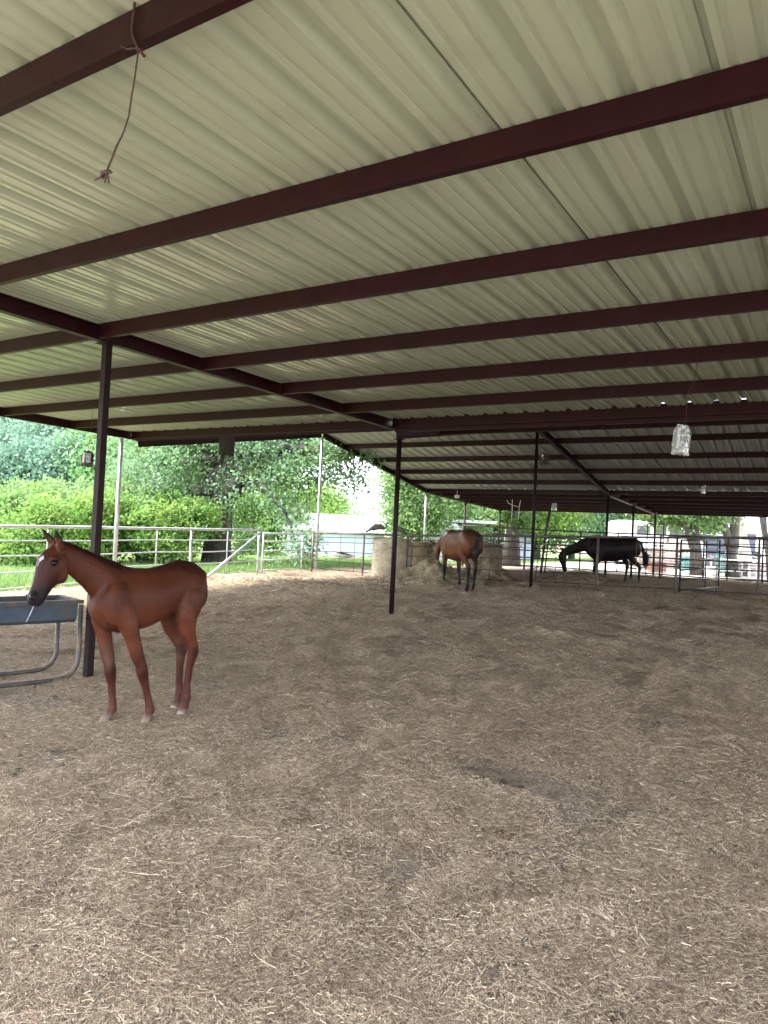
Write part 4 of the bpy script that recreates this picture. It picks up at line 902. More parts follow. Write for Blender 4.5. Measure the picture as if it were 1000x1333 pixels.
def fly_bag(label, top, W_, H_, T_, rz, string_from, seed, insert='foil', bagmat='bag', tilt=0.0, front=0.0):
    top = Vector(top); root = empty('fly_bag', top, rz, label=label, cat='fly trap bag', group='fly trap bags hanging from the roof'); root.rotation_euler = (0, tilt, rz)
    g = np.random.default_rng(seed); nx, nz_ = 9, 13; V = []; F = []
    for side in (-1, 1):
        for j in range(nz_ + 1):
            for i in range(nx + 1):
                u = i / nx; v = j / nz_; wv = W_ * (.62 + .38 * min(1, v * 4)) ; th = T_ * math.sin(PI * u) * (.12 + .88 * min(1, v * 1.3)) * (1 - .8 * max(0, v - .85) / .15)
                V.append(((u - .5) * wv + .004 * g.normal(), side * (th * .5 + .002) + .006 * g.normal() * math.sin(PI * u), -v * H_ + .004 * g.normal()))
    k = (nx + 1) * (nz_ + 1)
    for s in (0, 1):
        for j in range(nz_):
            for i in range(nx):
                q = s * k + j * (nx + 1) + i; f = (q, q + 1, q + nx + 2, q + nx + 1); F.append(f if s == 0 else f[::-1])
    for j in range(nz_):
        for i in (0, nx): q = j * (nx + 1) + i; F.append((q, q + nx + 1, q + nx + 1 + k, q + k))
    for i in range(nx):
        for j in (0, nz_): q = j * (nx + 1) + i; F.append((q, q + 1, q + 1 + k, q + k))
    mb = MB(); mb.add(V, F); mb.build('bag_skin', M[bagmat], root, smooth=True)
    if insert:
        mb = MB(); mb.box(-W_ * .30, -W_ * .13, -T_ * .22 - front, -T_ * .12 - front, -H_ * .78, -H_ * .12); mb.build('label_strip', M['white'], root)
        V = []; F = []
        for j in range(9):
            for i in range(7): V.append((-W_ * .05 + W_ * .42 * i / 6, -T_ * .2 - front + .012 * g.normal(), -H_ * (.15 + .6 * j / 8)))
        for j in range(8):
            for i in range(6): q = j * 7 + i; F.append((q, q + 1, q + 8, q + 7))
        mb = MB(); mb.add(V, F); mb.build('insert', M[insert], root)
    m_i = root.matrix_basis.inverted(); sf = m_i @ Vector(string_from)
    mb = MB(); mb.tube([sf, sf.lerp(Vector((0, 0, 0)), .5) + Vector((.01, 0, 0)), (0, 0, .0)], .003, 5); mb.build('string', M['twine'], root)
    return root
Yb = 4.4 + 1.3255 * 2 - .04 - .012
fly_bag('large sparkling clear fly bag hanging at the right', at_Y(889, 553, Yb), .165, .275, .06, yawX + .15, at_Y(893, 545, Yb), 1, tilt=.06)
tube_thing('red_string', 'thin red string hanging from a purlin above the large clear bag', 'string', [at_Y(908, 452, Yb), at_Y(907, 478, Yb), at_Y(903, 500, Yb), at_Y(897, 509, Yb), at_Y(894, 530, Yb), at_Y(893, 546, Yb)], .0028, M['redtwine'])
fly_bag('small dark fly bag hanging beside the square post at the left', at_Y(115, 587, Yb), .19, .235, .05, yawX, at_Y(121, 527, Yb), 2, tilt=.05, bagmat='blackstuff', front=.035)
Yc = 9.55
o = fly_bag('dark brown mesh bag hanging below the beam before the big tree', at_Y(296, 566, Yc - .2), .27, .36, .10, yawX, at_Y(299, 548, Yc - .2), 3, insert=None, bagmat='cardback')
mb = MB(); mb.tube([(-.06, 0, -.33), (-.075, 0, -.45), (-.07, 0, -.56)], [.045, .03, .008], 8); mb.build('torn_corner', M['cardback'], o)
fly_bag('brownish fly bag hanging dimly beside the far post', at_Y(709, 590, 10.6), .14, .17, .05, yawX, at_Y(709, 550, 10.6), 4, insert='cardback', bagmat='cardback')
fly_bag('tiny pale bag hanging deep under the far roof', at_Y(722, 655, 21.6), .17, .23, .07, yawX, at_Y(722, 650, 21.6) + np.array([0, 0, .2]), 5)
fly_bag('tiny glassy bag hanging high under the far roof at the right', at_Y(916, 632, 18.4), .11, .19, .05, yawX, at_Y(916, 625, 18.4) + np.array([0, 0, .2]), 6)
# pale bent pipe fixture
hp = empty('bent_pipe_bracket', at_Y(668, 655, 21.7), label='pale bent pipe bracket hanging under the far roof', cat='bracket'); o0 = Vector(hp.location)
def hh_(px, py): return Vector(at_Y(px, py, 21.7)) - o0
for pts in ([(660, 651), (662, 655), (666, 657), (672, 659), (676, 660), (677, 655), (678, 651)], [(667, 650), (667, 657), (666.5, 668), (666, 679)], [(676, 660), (675.5, 670), (675, 677)]):
    mb = MB(); mb.tube([hh_(*q) for q in pts], .012, 6); mb.build('pipe', M['white'], hp, smooth=True)
# small white box on the far beam
mb = MB(); mb.box(-.07, .07, -.04, .04, -.05, .05); mb.tube([(0, 0, .05), (0, 0, .2)], .01, 6); ob = mb.build('junction_box', M['white'], loc=at_Y(595, 646.5, 21.7)); tag(ob, 'small white electrical box under the far roof edge', 'electrical box')

# ------------------------------------------------------------------ horses
def remeshed(name, mb, voxel, smooth_it, mat, colfn, relax=None, iters=30):
    me = mb.mesh(name + '_raw'); ob = bpy.data.objects.new(name + '_raw', me); COL.objects.link(ob)
    r_ = ob.modifiers.new('r', 'REMESH'); r_.mode = 'VOXEL'; r_.voxel_size = voxel; r_.use_smooth_shade = True
    s_ = ob.modifiers.new('s', 'SMOOTH'); s_.factor = .6; s_.iterations = smooth_it
    dg = bpy.context.evaluated_depsgraph_get(); me2 = bpy.data.meshes.new_from_object(ob.evaluated_get(dg)); me2.name = name
    bpy.data.objects.remove(ob); bpy.data.meshes.remove(me)
    N = len(me2.vertices); co = np.empty(N * 3, np.float32); me2.vertices.foreach_get('co', co); co = co.reshape(-1, 3)
    if relax is not None:
        E_ = np.empty(len(me2.edges) * 2, np.int32); me2.edges.foreach_get('vertices', E_); E_ = E_.reshape(-1, 2); deg = np.bincount(E_.ravel(), minlength=N)[:, None]; w_ = relax(co)[:, None] * .6
        for _ in range(iters):
            acc_ = np.stack([np.bincount(E_[:, 0], co[E_[:, 1], k_], N) + np.bincount(E_[:, 1], co[E_[:, 0], k_], N) for k_ in range(3)], 1) / np.maximum(deg, 1); co = co + (acc_ - co) * w_
        me2.vertices.foreach_set('co', co.astype(np.float32).ravel()); me2.update()
    col = np.ones((N, 4), np.float32); col[:, :3] = colfn(co); a = me2.attributes.new('tint', 'FLOAT_COLOR', 'POINT'); a.data.foreach_set('color', col.ravel())
    me2.materials.clear(); me2.materials.append(mat); me2.polygons.foreach_set('use_smooth', [True] * len(me2.polygons)); return me2
def torso(mb, st):
    L = []
    for a, top, bot, hw in st: L.append(((a, 0, (top + bot) / 2), (0, hw, 0), (0, 0, (top - bot) / 2)))
    mb.loft(L, 24)
def chain(mb, st, n=14):
    """st: (a, b, z, r_inplane, r_lateral); section perpendicular to the path inside the median direction"""
    P = [Vector(s[:3]) for s in st]; L = []
    for i, s in enumerate(st):
        d = (P[min(i + 1, len(P) - 1)] - P[max(i - 1, 0)]).normalized(); lat = Vector((0, 1, 0)); lat = (lat - d * lat.dot(d)).normalized(); inn_ = d.cross(lat).normalized()
        L.append((P[i], inn_ * s[3], lat * s[4]))
    # rounded ends
    d0 = (P[0] - P[1]).normalized(); d1 = (P[-1] - P[-2]).normalized()
    e0 = (L[0][0] + d0 * st[0][3] * .45, L[0][1] * .6, L[0][2] * .6); e1 = (L[-1][0] + d1 * st[-1][3] * .35, L[-1][1] * .65, L[-1][2] * .65)
    mb.loft([e0] + L + [e1], n)
def ball(mb, c, r):
    L = []
    for i in range(9):
        t_ = -PI / 2 + PI * (i + .5) / 9; L.append(((c[0], c[1], c[2] + r[2] * math.sin(t_)), (r[0] * math.cos(t_), 0, 0), (0, r[1] * math.cos(t_), 0)))
    mb.loft(L, 12)
def smooth01(x, a, b): t_ = np.clip((x - a) / (b - a), 0, 1); return t_ * t_ * (3 - 2 * t_)
def lerpc(c, c2, w_): return c * (1 - w_[:, None]) + np.array(c2)[None, :] * w_[:, None]
def hoof_mesh(root, x, y, r_, h, mat):
    mb = MB(); mb.loft([((x + .012, y, 0.0), (r_ * 1.15, 0, 0), (0, r_ * .98, 0)), ((x + .004, y, h * .5), (r_ * 1.02, 0, 0), (0, r_ * .9, 0)), ((x - .006, y, h), (r_ * .86, 0, 0), (0, r_ * .8, 0))], 16); return mb.build('hoof', mat, root, smooth=True)
def ear(mb, base, tip, r0):
    b0, t0 = Vector(base), Vector(tip); d = (t0 - b0); lat = Vector((0, 1, 0)); lat = (lat - d.normalized() * lat.dot(d.normalized())).normalized(); f_ = d.normalized().cross(lat)
    mb.loft([(b0 - d * .1, lat * r0 * .8, f_ * r0 * .7), (b0 + d * .2, lat * r0 * 1.0, f_ * r0 * .55), (b0 + d * .5, lat * r0 * .9, f_ * r0 * .42), (b0 + d * .8, lat * r0 * .5, f_ * r0 * .3), (t0, lat * r0 * .15, f_ * r0 * .15)], 12)
def hair_sheet(name, rootobj, lines, mat, w_=.006, seed=0):
    """lines: list of polylines (strands)"""
    mb = MB()
    for ln in lines: mb.tube(ln, [w_ * (1 - .75 * i / (len(ln) - 1)) for i in range(len(ln))], 4)
    return mb.build(name, mat, rootobj, smooth=True)

# chestnut foal
FO = gnd(204, 932); a48 = math.radians(48)
cfw = np.array([ROT[0][2], ROT[1][2]]); cfw /= np.linalg.norm(cfw); crw = CR / np.linalg.norm(CR)
def heading(ang): v = -crw * math.cos(ang) - cfw * math.sin(ang); return math.atan2(v[1], v[0])
foal = empty('chestnut_foal', (FO[0], FO[1], gz(FO[0], FO[1]) - .012), heading(a48), label='chestnut foal with a small white star standing beside the feed trough', cat='foal')
mb = MB()
torso(mb, [(-.375, 1.10, .97, .045), (-.35, 1.155, .93, .085), (-.31, 1.205, .90, .112), (-.25, 1.243, .89, .130), (-.12, 1.262, .855, .158), (.02, 1.215, .775, .172), (.15, 1.19, .725, .175), (.28, 1.195, .705, .165), (.38, 1.215, .70, .15), (.46, 1.20, .72, .14), (.53, 1.14, .765, .118), (.575, 1.06, .81, .09), (.60, .99, .87, .055)])
chain(mb, [(.38, 0, 1.03, .17, .10), (.50, 0, 1.10, .165, .085), (.60, 0, 1.165, .135, .068), (.70, 0, 1.225, .115, .058), (.79, 0, 1.275, .098, .055), (.85, 0, 1.30, .085, .055)], 18)
HY = lambda a_: (a_ - .86) * .24
chain(mb, [(a_, HY(a_), z_, r1, r2) for a_, z_, r1, r2 in [(.852, 1.315, .078, .054), (.880, 1.262, .108, .072), (.908, 1.203, .118, .074), (.940, 1.146, .098, .062), (.972, 1.085, .076, .052), (1.0, 1.028, .064, .047), (1.022, .982, .061, .050), (1.030, .950, .048, .042)]], 18)
for s in (-1, 1):
    ball(mb, (.865, s * .045, 1.155), (.065, .028, .075))        # cheek
    ball(mb, (.925, s * .066 + .014, 1.262), (.034, .020, .024))    # brow
    ball(mb, (1.055, s * .030 + .045, 1.0), (.024, .018, .028))     # nostril wing
    ear(mb, (.866, s * .045, 1.345), (.930 + .03 * (s < 0), s * .07, 1.470), .043)
    ball(mb, (.44, s * .115, .93), (.13, .055, .17)); ball(mb, (.535, s * .07, .92), (.055, .05, .09))
    ball(mb, (-.20, s * .10, 1.0), (.14, .075, .18)); ball(mb, (-.295, s * .075, .99), (.065, .055, .13)); ball(mb, (-.09, s * .105, 1.15), (.07, .035, .05)); ball(mb, (-.24, s * .06, 1.13), (.12, .06, .07))
# front legs
chain(mb, [(0.4, 0.118, 0.9, 0.105, 0.055), (0.36, 0.125, 0.78, 0.082, 0.054), (0.32, 0.125, 0.6755, 0.06, 0.046), (0.275, 0.122, 0.5501, 0.05244, 0.04332), (0.235, 0.12, 0.4613, 0.04332, 0.03876), (0.222, 0.12, 0.4143, 0.04674, 0.04332), (0.21, 0.12, 0.3725, 0.04104, 0.03876), (0.19, 0.12, 0.3098, 0.03078, 0.0285), (0.16, 0.12, 0.2053, 0.02736, 0.02508), (0.14, 0.12, 0.1374, 0.03192, 0.02964), (0.133, 0.12, 0.1061, 0.03876, 0.03534), (0.145, 0.12, 0.06949, 0.03192, 0.03078), (0.165, 0.12, 0.02247, 0.03648, 0.0342), (0.175, 0.12, -0.003654, 0.03876, 0.03648)])
chain(mb, [(0.45, -0.115, 0.9, 0.105, 0.055), (0.44, -0.122, 0.78, 0.082, 0.054), (0.42, -0.12, 0.6755, 0.06, 0.046), (0.39, -0.115, 0.5397, 0.05244, 0.04332), (0.367, -0.11, 0.4404, 0.04332, 0.03876), (0.36, -0.11, 0.3934, 0.04674, 0.04332), (0.352, -0.11, 0.3516, 0.04104, 0.03876), (0.34, -0.11, 0.2889, 0.03078, 0.0285), (0.328, -0.11, 0.1844, 0.02736, 0.02508), (0.322, -0.11, 0.127, 0.03192, 0.02964), (0.322, -0.11, 0.09561, 0.03876, 0.03534), (0.345, -0.11, 0.05904, 0.03192, 0.03078), (0.375, -0.11, 0.01724, 0.03648, 0.0342), (0.385, -0.11, -0.003654, 0.03876, 0.03648)])
# hind legs
chain(mb, [(-0.205, 0.1, 1, 0.1394, 0.084), (-0.165, 0.118, 0.88, 0.1066, 0.07616), (-0.145, 0.122, 0.8, 0.0945, 0.06264), (-0.165, 0.118, 0.7, 0.0702, 0.04968), (-0.2, 0.112, 0.62, 0.054, 0.036), (-0.227, 0.108, 0.56, 0.05244, 0.03762), (-0.233, 0.106, 0.515, 0.0513, 0.03876), (-0.22, 0.105, 0.46, 0.04104, 0.03306), (-0.207, 0.103, 0.38, 0.03192, 0.02736), (-0.1986, 0.1, 0.26, 0.02964, 0.02622), (-0.2018, 0.1, 0.18, 0.0342, 0.02964), (-0.201, 0.1, 0.15, 0.03876, 0.0342), (-0.1916, 0.1, 0.11, 0.03192, 0.02964), (-0.1773, 0.1, 0.055, 0.03648, 0.0342), (-0.17, 0.1, 0.03, 0.03762, 0.03534)])
chain(mb, [(-0.205, -0.1, 1, 0.1394, 0.084), (-0.155, -0.118, 0.88, 0.1066, 0.07616), (-0.135, -0.122, 0.8, 0.0945, 0.06264), (-0.165, -0.118, 0.69, 0.0702, 0.04968), (-0.215, -0.112, 0.61, 0.054, 0.036), (-0.257, -0.108, 0.55, 0.05244, 0.03762), (-0.267, -0.106, 0.505, 0.0513, 0.03876), (-0.26, -0.105, 0.45, 0.04104, 0.03306), (-0.255, -0.103, 0.37, 0.03192, 0.02736), (-0.256, -0.1, 0.25, 0.02964, 0.02622), (-0.2632, -0.1, 0.17, 0.0342, 0.02964), (-0.2634, -0.1, 0.14, 0.03876, 0.0342), (-0.255, -0.1, 0.1, 0.03192, 0.02964), (-0.24, -0.1, 0.05, 0.03648, 0.0342), (-0.232, -0.1, 0.03, 0.03762, 0.03534)])
def foal_col(co):
    a, b, z = co[:, 0], co[:, 1], co[:, 2]; c = np.tile(np.array([[.070, .0205, .0105]]), (len(co), 1)); nz_ = fbm(a * 9 + 5, z * 9 + b * 5, 3, 2)
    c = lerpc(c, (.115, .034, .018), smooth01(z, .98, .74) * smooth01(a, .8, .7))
    c = lerpc(c, (.020, .006, .005), smooth01(z, 1.12, 1.24) * smooth01(a, .72, .4) * .85)
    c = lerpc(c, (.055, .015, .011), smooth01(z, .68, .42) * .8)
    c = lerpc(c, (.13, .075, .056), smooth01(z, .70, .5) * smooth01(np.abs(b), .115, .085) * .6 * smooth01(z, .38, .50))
    c = lerpc(c, (.095, .036, .026), smooth01(z, .34, .14) * .75); c = lerpc(c, (.24, .18, .15), smooth01(z, .09, .03) * .8)
    c = lerpc(c, (.030, .009, .006), smooth01(np.abs(a - .43 - (z - 1.05) * .15), .06, .015) * smooth01(np.abs(z - 1.06), .16, .08) * (np.abs(b) > .03) * .55); c = lerpc(c, (.045, .012, .008), smooth01(np.abs(a + .12 - (z - 1.0) * .4), .05, .01) * smooth01(np.abs(z - .98), .18, .08) * .4)  # shade of the shoulder line and flank fold put into the coat colour
    cz = np.interp(a, [.42, .5, .62, .78, .86], [1.205, 1.24, 1.30, 1.37, 1.40]); c = lerpc(c, (.014, .006, .005), smooth01(z, 1.0, 1.0001) * smooth01(cz - z, .050, .012) * (a > .40) * (a < .89) * .9)
    for kx, kz in ((.215, .395), (.35, .375), (-.235, .52), (-.27, .51)): c = lerpc(c, (.030, .008, .006), smooth01(np.hypot(a - kx, (z - kz) * .7), .06, .02) * .6)
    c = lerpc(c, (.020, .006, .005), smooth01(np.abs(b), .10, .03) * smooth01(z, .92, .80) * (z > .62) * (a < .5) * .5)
    hd = (a > .8) & (z > .85); c = lerpc(c, (.030, .010, .007), hd * smooth01(a + (1.3 - z) * .3, .86, .98) * .8)
    c = lerpc(c, (.016, .013, .014), hd * smooth01(z, 1.12, 1.03) * (a > .93))
    c = lerpc(c, (.48, .46, .44), hd * smooth01(np.abs(b - .034) + np.abs(z - 1.262) * .6, .017, .012) * (a > .945))
    c = lerpc(c, (.45, .41, .38), hd * smooth01(np.abs(b - .030), .007, .004) * smooth01(np.abs(z - 1.225), .02, .012) * (a > .95) * .5)
    c = lerpc(c, (.012, .005, .005), smooth01(z, 1.39, 1.42)); c = lerpc(c, (.008, .004, .004), smooth01(np.sqrt((a - .925) ** 2 + (z - 1.234) ** 2), .036, .018) * (a > .86))
    return np.clip(c * (.8 + .4 * nz_)[:, None], 0, 1)
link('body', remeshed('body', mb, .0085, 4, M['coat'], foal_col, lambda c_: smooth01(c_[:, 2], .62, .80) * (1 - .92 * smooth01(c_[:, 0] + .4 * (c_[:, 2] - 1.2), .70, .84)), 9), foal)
def coat_hair(root, n_, lng, wid, seed):
    me = [c_ for c_ in root.children if c_.name.startswith('body')][0].data; N = len(me.vertices); co = np.empty(N * 3, np.float32); no = np.empty(N * 3, np.float32); tc_ = np.empty(N * 4, np.float32)
    me.vertices.foreach_get('co', co); me.vertices.foreach_get('normal', no); me.attributes['tint'].data.foreach_get('color', tc_); co = co.reshape(-1, 3); no = no.reshape(-1, 3); tc_ = tc_.reshape(-1, 4)[:, :3]
    g = np.random.default_rng(seed); ix = g.integers(0, N, n_); p = co[ix]; nn = no[ix]; flow = np.stack([np.where(p[:, 2] > .72, -.8, -.1), np.zeros(n_), np.where(p[:, 2] > .72, -.55, -1.0)], 1) + g.normal(0, .18, (n_, 3))
    hd_ = p[:, 0] > .9; flow[hd_] = np.array([.35, 0, -.9]) + g.normal(0, .15, (int(hd_.sum()), 3)); flow -= nn * (flow * nn).sum(1, keepdims=True); flow /= np.linalg.norm(flow, axis=1, keepdims=True) + 1e-6; d = flow + nn * .30; d *= (lng * g.uniform(.5, 1.3, n_) * np.where(hd_, .55, 1))[:, None]
    sd_ = np.cross(d, nn); sd_ /= np.linalg.norm(sd_, axis=1, keepdims=True) + 1e-6; sd_ *= wid
    V = np.stack([p - sd_ + nn * .0005, p + sd_ + nn * .0005, p + d + g.normal(0, .001, (n_, 3))], 1).reshape(-1, 3); t = np.repeat(tc_[ix] * g.uniform(.55, 1.55, (n_, 1)), 3, 0)
    o = link('coat_hair', mesh_np('coat_hair', V, np.arange(3 * n_).reshape(n_, 3), M['coat'], t), root); o['kind'] = 'stuff'
coat_hair(foal, 70000, .016, .0009, 5)
for x, y, z_ in ((.182, .12, -.035), (.392, -.11, -.035), (-.162, .10, 0), (-.226, -.10, 0)): hoof_mesh(foal, x, y, .039, .05, M['hoof']).location.z = z_
for s in (-1, 1):
    mb = MB(); ball(mb, (.925, s * .071 + .015, 1.234), (.019, .013, .017)); mb.build('eye', M['eye'], foal, smooth=True)
    mb = MB(); ball(mb, (1.072, s * .036 + .047, 1.0), (.009, .010, .015)); mb.build('nostril', M['eye'], foal, smooth=True)
g = np.random.default_rng(8); L = []
for i in range(260):
    t_ = g.random(); x = np.interp(t_, [0, .5, .85, 1], [.44, .62, .78, .855]); z = np.interp(t_, [0, .5, .85, 1], [1.215, 1.29, 1.368, 1.385]); y0 = g.normal(0, .006)
    L.append([(x, y0, z - .02), (x - .006 + g.normal(0, .004), y0 + g.normal(0, .006), z - .002), (x - .012 + g.normal(0, .006), y0 * 1.5 + g.normal(0, .009), z + .008)])
hair_sheet('mane', foal, L, M['hairdark'], .004)
L = []
for i in range(150):
    y0 = g.normal(0, .012); e = g.normal(0, .022, 2)
    L.append([(-.31, y0 * .6, 1.13), (-.372, y0, 1.08), (-.378 + e[0] * .2, y0 + e[1] * .4 - .02, .98), (-.335 + e[0] * .5, y0 + e[1] * .5 - .04, .86), (-.27 + e[0] * .7, y0 + e[1] - .05, .72 + g.normal(0, .03))])
hair_sheet('tail', foal, L, M['hairdark'], .007)
mz = Matrix.Translation(foal.location) @ foal.rotation_euler.to_matrix().to_4x4() @ Vector((1.035, .05, .945))
tube_thing('hay_stalk', 'single pale stalk of hay hanging from the foal mouth', 'hay stalk', [mz, mz + Vector((.0, -.01, -.03)), mz + Vector((-.01, -.02, -.07)), mz + Vector((-.03, -.03, -.12))], .002, M['straw2'] if 'straw2' in M else M['white'], 5)

# adult horses
def adult(mb, neck, head, ears, fl, fr, hl, hr, dz=0):
    torso(mb, [(-.74, 1.20, 1.0, .06), (-.70, 1.28, .92, .14), (-.60, 1.35, .83, .21), (-.46, 1.395, .77, .245), (-.30, 1.405, .72, .255), (-.10, 1.375, .68, .27), (.12, 1.345, .655, .285), (.30, 1.345, .66, .27), (.45, 1.385, .67, .235), (.58, 1.36, .70, .205), (.68, 1.27, .75, .175), (.76, 1.15, .82, .12), (.80, 1.05, .88, .07)])
    chain(mb, neck, 18); chain(mb, head, 18)
    for s in (-1, 1):
        ball(mb, (.50, s * .17, 1.0), (.18, .085, .24)); ball(mb, (.68, s * .10, .95), (.09, .08, .14)); ball(mb, (-.42, s * .15, 1.08), (.26, .12, .27)); ball(mb, (-.60, s * .12, 1.02), (.13, .10, .20))
    for e in ears: ear(mb, *e)
    for s, (hx, hy), (sx, front) in ((1, fl, (.46, 1)), (-1, fr, (.46, 1)), (1, hl, (-.42, 0)), (-1, hr, (-.42, 0))):
        def L(f): return sx + (hx - sx) * f, s * .17 + (hy - s * .17) * f
        if front: seq = [(.98, 0, .14, .08, 0), (.84, .05, .115, .075, -.01), (.74, .15, .085, .065, -.01), (.62, .35, .062, .05, .0), (.52, .55, .05, .044, .0), (.47, .62, .054, .049, .01), (.42, .68, .046, .042, .005), (.35, .78, .034, .031, 0), (.24, .9, .031, .028, -.005), (.18, .95, .036, .033, -.01), (.145, .97, .043, .039, -.012), (.10, 1, .035, .033, .01), (.05, 1, .042, .04, .035), (.03, 1, .045, .042, .04)]
        else: seq = [(1.12, 0, .22, .11, .02), (.98, .05, .185, .10, .05), (.88, .12, .14, .085, .08), (.76, .3, .10, .066, .05), (.66, .55, .068, .05, -.02), (.59, .75, .058, .045, -.05), (.53, .85, .056, .045, -.06), (.46, .88, .044, .038, -.05), (.38, .9, .036, .032, -.04), (.26, .95, .033, .03, -.025), (.19, .97, .038, .034, -.02), (.155, .98, .044, .04, -.015), (.10, 1, .035, .033, .005), (.05, 1, .042, .04, .035), (.03, 1, .045, .042, .04)]
        st = []
        for z, f, ri, rl, da in seq: x, y = L(f); st.append((x + da, y, z, ri, rl))
        chain(mb, st)
def add_hooves(root, hs, mat):
    for x, y in hs: hoof_mesh(root, x + .05, y, .052, .06, mat)
def tail_of(root, mat, tip, seed, side=0.0, n_=180, start=(-.70, 0, 1.27)):
    g = np.random.default_rng(seed); L = []
    for i in range(n_):
        y0 = g.normal(0, .02); e = g.normal(0, .035, 2); s = Vector(start)
        L.append([s + Vector((0, y0 * .6, 0)), s + Vector((-.07, y0, -.06)), s + Vector((tip[0] * .6 + e[0] * .3, y0 + side * .4 + e[1] * .5, -.28)), s + Vector((tip[0] + e[0], y0 + side + e[1], tip[1] * .6)), s + Vector((tip[0] + e[0] * .8, y0 + side + e[1] * .7, tip[1] + g.normal(0, .05)))])
    hair_sheet('tail', root, L, mat, .013)
HN = gnd(598, 770)
bay = empty('bay_horse', (HN[0], HN[1], gz(HN[0], HN[1])), heading(math.radians(-68)), label='bay horse seen from behind with head down at the grey hay pile', cat='horse')
bay.scale = (.97, .97, .97)
mb = MB()
bf = dict(fl=(.50, .15), fr=(.30, -.15), hl=(-.52, .08), hr=(-.40, -.13))
adult(mb, [(.45, 0, 1.14, .25, .14), (.68, .02, 1.17, .20, .11), (.82, .05, 1.09, .165, .09), (.93, .08, 1.00, .135, .075), (1.0, .10, .94, .11, .068)],
      [(1.0, .10, .96, .09, .075), (1.02, .11, .84, .125, .088), (1.01, .12, .73, .10, .075), (.99, .13, .61, .075, .058), (.97, .14, .49, .065, .055), (.96, .14, .43, .055, .05)],
      [((1.02, .16, 1.0), (1.07, .30, 1.09), .05), ((1.02, .05, 1.0), (1.11, .0, 1.10), .045)], **bf)
def bay_col(co):
    a, b, z = co[:, 0], co[:, 1], co[:, 2]; c = np.tile(np.array([[.085, .032, .017]]), (len(co), 1))
    c = lerpc(c, (.12, .048, .022), smooth01(np.abs(b), .12, .26) * (z > .8)); c = lerpc(c, (.02, .008, .006), smooth01(z, 1.25, 1.38))
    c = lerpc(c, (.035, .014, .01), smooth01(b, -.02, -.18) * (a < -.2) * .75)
    c = lerpc(c, (.012, .009, .008), smooth01(z, .66, .50) * (a < .9)); c = lerpc(c, (.03, .018, .014), (a > 1.0) * smooth01(z, .75, .6)); return c
link('body', remeshed('body', mb, .015, 4, M['coat'], bay_col, lambda c_: smooth01(c_[:, 2], .62, .85) * (c_[:, 0] < 1.0) * .9, 22), bay); add_hooves(bay, (bf['fl'], bf['fr'], bf['hl'], bf['hr']), M['hoofdark'])
tail_of(bay, M['hairdark'], (-.03, -.52), 3, .03, 70)
for y in (.035, .19): mb2 = MB(); ball(mb2, (1.06, y, .84), (.025, .018, .022)); mb2.build('eye', M['eye'], bay, smooth=True)
KN = gnd(798, 762)
blk = empty('black_horse', (KN[0], KN[1], gz(KN[0], KN[1])), heading(math.radians(5)), label='black horse in profile grazing at a hay pile behind the fence', cat='horse')
mb = MB(); kf = dict(fl=(.66, .13), fr=(.50, -.13), hl=(-.66, .13), hr=(-.38, -.13))
adult(mb, [(.42, 0, 1.12, .26, .14), (.70, 0, 1.13, .215, .115), (.92, 0, 1.06, .175, .09), (1.14, 0, .97, .145, .078), (1.32, 0, .89, .12, .07), (1.42, 0, .84, .10, .065)],
      [(1.43, 0, .86, .09, .075), (1.47, 0, .74, .125, .088), (1.45, 0, .63, .10, .075), (1.42, 0, .51, .075, .058), (1.39, 0, .40, .066, .055), (1.38, 0, .34, .055, .05)],
      [((1.46, .05, .90), (1.53, .08, 1.02), .045), ((1.46, -.05, .90), (1.53, -.09, 1.01), .045)], **kf)
link('body', remeshed('body', mb, .016, 4, M['coat'], lambda co: np.tile(np.array([[.012, .010, .009]]), (len(co), 1)), lambda c_: smooth01(c_[:, 2], .62, .85) * (c_[:, 0] < 1.3) * .9, 22), blk); add_hooves(blk, (kf['fl'], kf['fr'], kf['hl'], kf['hr']), M['hoofdark'])
tail_of(blk, M['hairdark'], (-.20, -.66), 4, 0, 200)
for y in (-.085, .085): mb2 = MB(); ball(mb2, (1.50, y, .74), (.025, .018, .022)); mb2.build('eye', M['eye'], blk, smooth=True)
g = np.random.default_rng(18); L = []
for i in range(200):
    t_ = g.random(); x = np.interp(t_, [0, .5, 1], [.6, 1.05, 1.45]); z = np.interp(t_, [0, .5, 1], [1.36, 1.16, .95]); y0 = abs(g.normal(.01, .01)); L.append([(x, y0, z - .02), (x + .03, y0 + .05, z - .03), (x + .03 + g.normal(0, .02), y0 + .09, z - .16 + g.normal(0, .03))])
hair_sheet('mane', blk, L, M['hairdark'], .009)

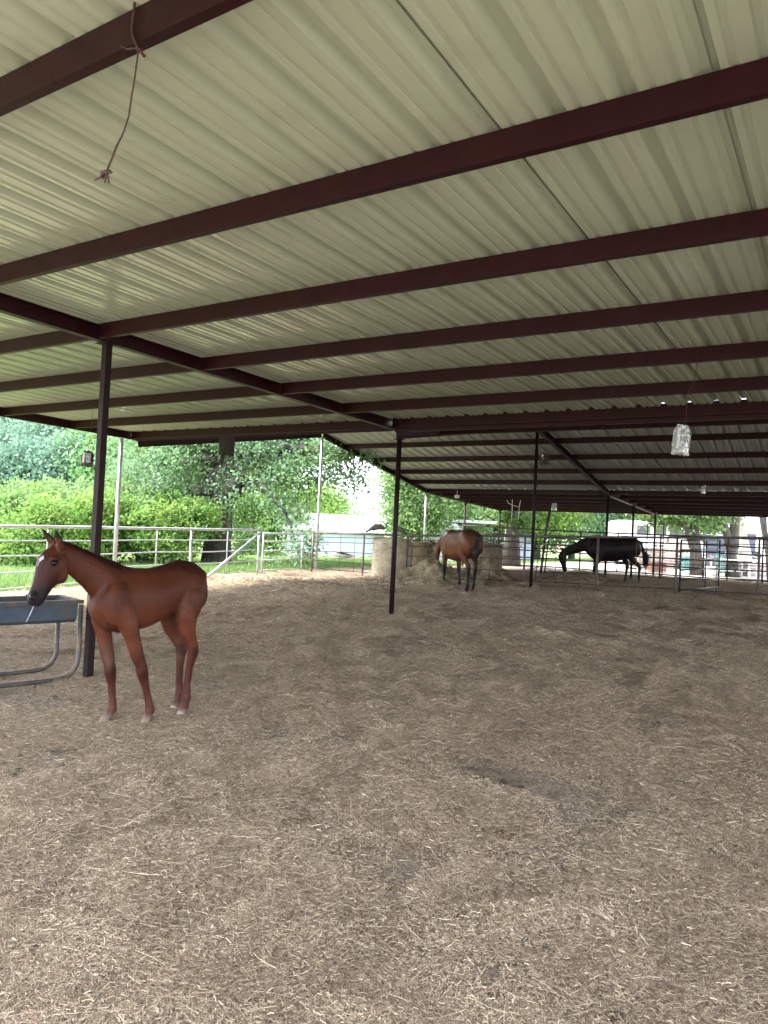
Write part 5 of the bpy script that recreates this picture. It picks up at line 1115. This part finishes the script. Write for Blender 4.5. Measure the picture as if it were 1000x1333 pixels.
# ------------------------------------------------------------------ peahens on the rail
def peahen(px, flip, lab, pose):
    Yb_ = float(np.interp(px, [407, 530, 684], [15.62, 15.95, 16.9])); p = at_Y(px, np.interp(px, [407, 530], [693, 697]) - 1.2, Yb_); root = empty('peahen', p, yawX + (PI if flip else 0), label=lab, cat='peahen', group='peahens perched on the rail')
    mb = MB()
    if pose == 0:      # leaning forward along the rail
        chain(mb, [(-.30, 0, .02, .012, .04), (-.20, 0, .10, .045, .06), (-.06, 0, .17, .085, .085), (.06, 0, .17, .075, .075), (.14, 0, .14, .045, .045)], 12); mb.loft([((-.42, 0, -.03), (0, .03, 0), (.01, 0, .01)), ((-.25, 0, .08), (0, .05, 0), (.02, 0, .03))], 8)
        nk = [(.10, 0, .15, .042, .038), (.17, 0, .15, .028, .026), (.21, 0, .19, .02, .018), (.215, 0, .25, .016, .015)]; hd = (.225, 0, .268)
    else:
        chain(mb, [(-.22, 0, .0, .012, .035), (-.14, 0, .06, .04, .05), (-.04, 0, .12, .07, .07), (.05, 0, .15, .06, .06), (.09, 0, .18, .04, .04)], 12); mb.loft([((-.26, 0, -.03), (0, .025, 0), (.01, 0, .01)), ((-.16, 0, .05), (0, .04, 0), (.02, 0, .03))], 8)
        nk = [(.08, 0, .17, .035, .032), (.10, 0, .21, .024, .022), (.095, 0, .25, .017, .016)]; hd = (.102, 0, .268)
    mb.build('body', M['bird'], root, smooth=True)
    mb = MB(); chain(mb, nk, 10); ball(mb, hd, (.026, .017, .018)); mb.tube([(hd[0] + .02, 0, hd[2]), (hd[0] + .045, 0, hd[2] - .006)], [.007, .001], 6); mb.build('neck', M['birdneck'], root, smooth=True)
    for i in range(4): mb = MB(); mb.tube([(hd[0] - .005, 0, hd[2] + .012), (hd[0] - .012 + .007 * i, 0, hd[2] + .045)], .0018, 4); mb.build('crest_feather', M['birdneck'], root)
    for y in (-.025, .025): mb = MB(); mb.tube([(-.0, y, .11), (.005, y, .05), (0, y, .0)], .006, 5); mb.build('leg', M['cardback'], root)
peahen(492, False, 'peahen leaning forward on the rail left of the center post', 0)
peahen(519, True, 'smaller peahen perched on the rail right of the center post', 1)
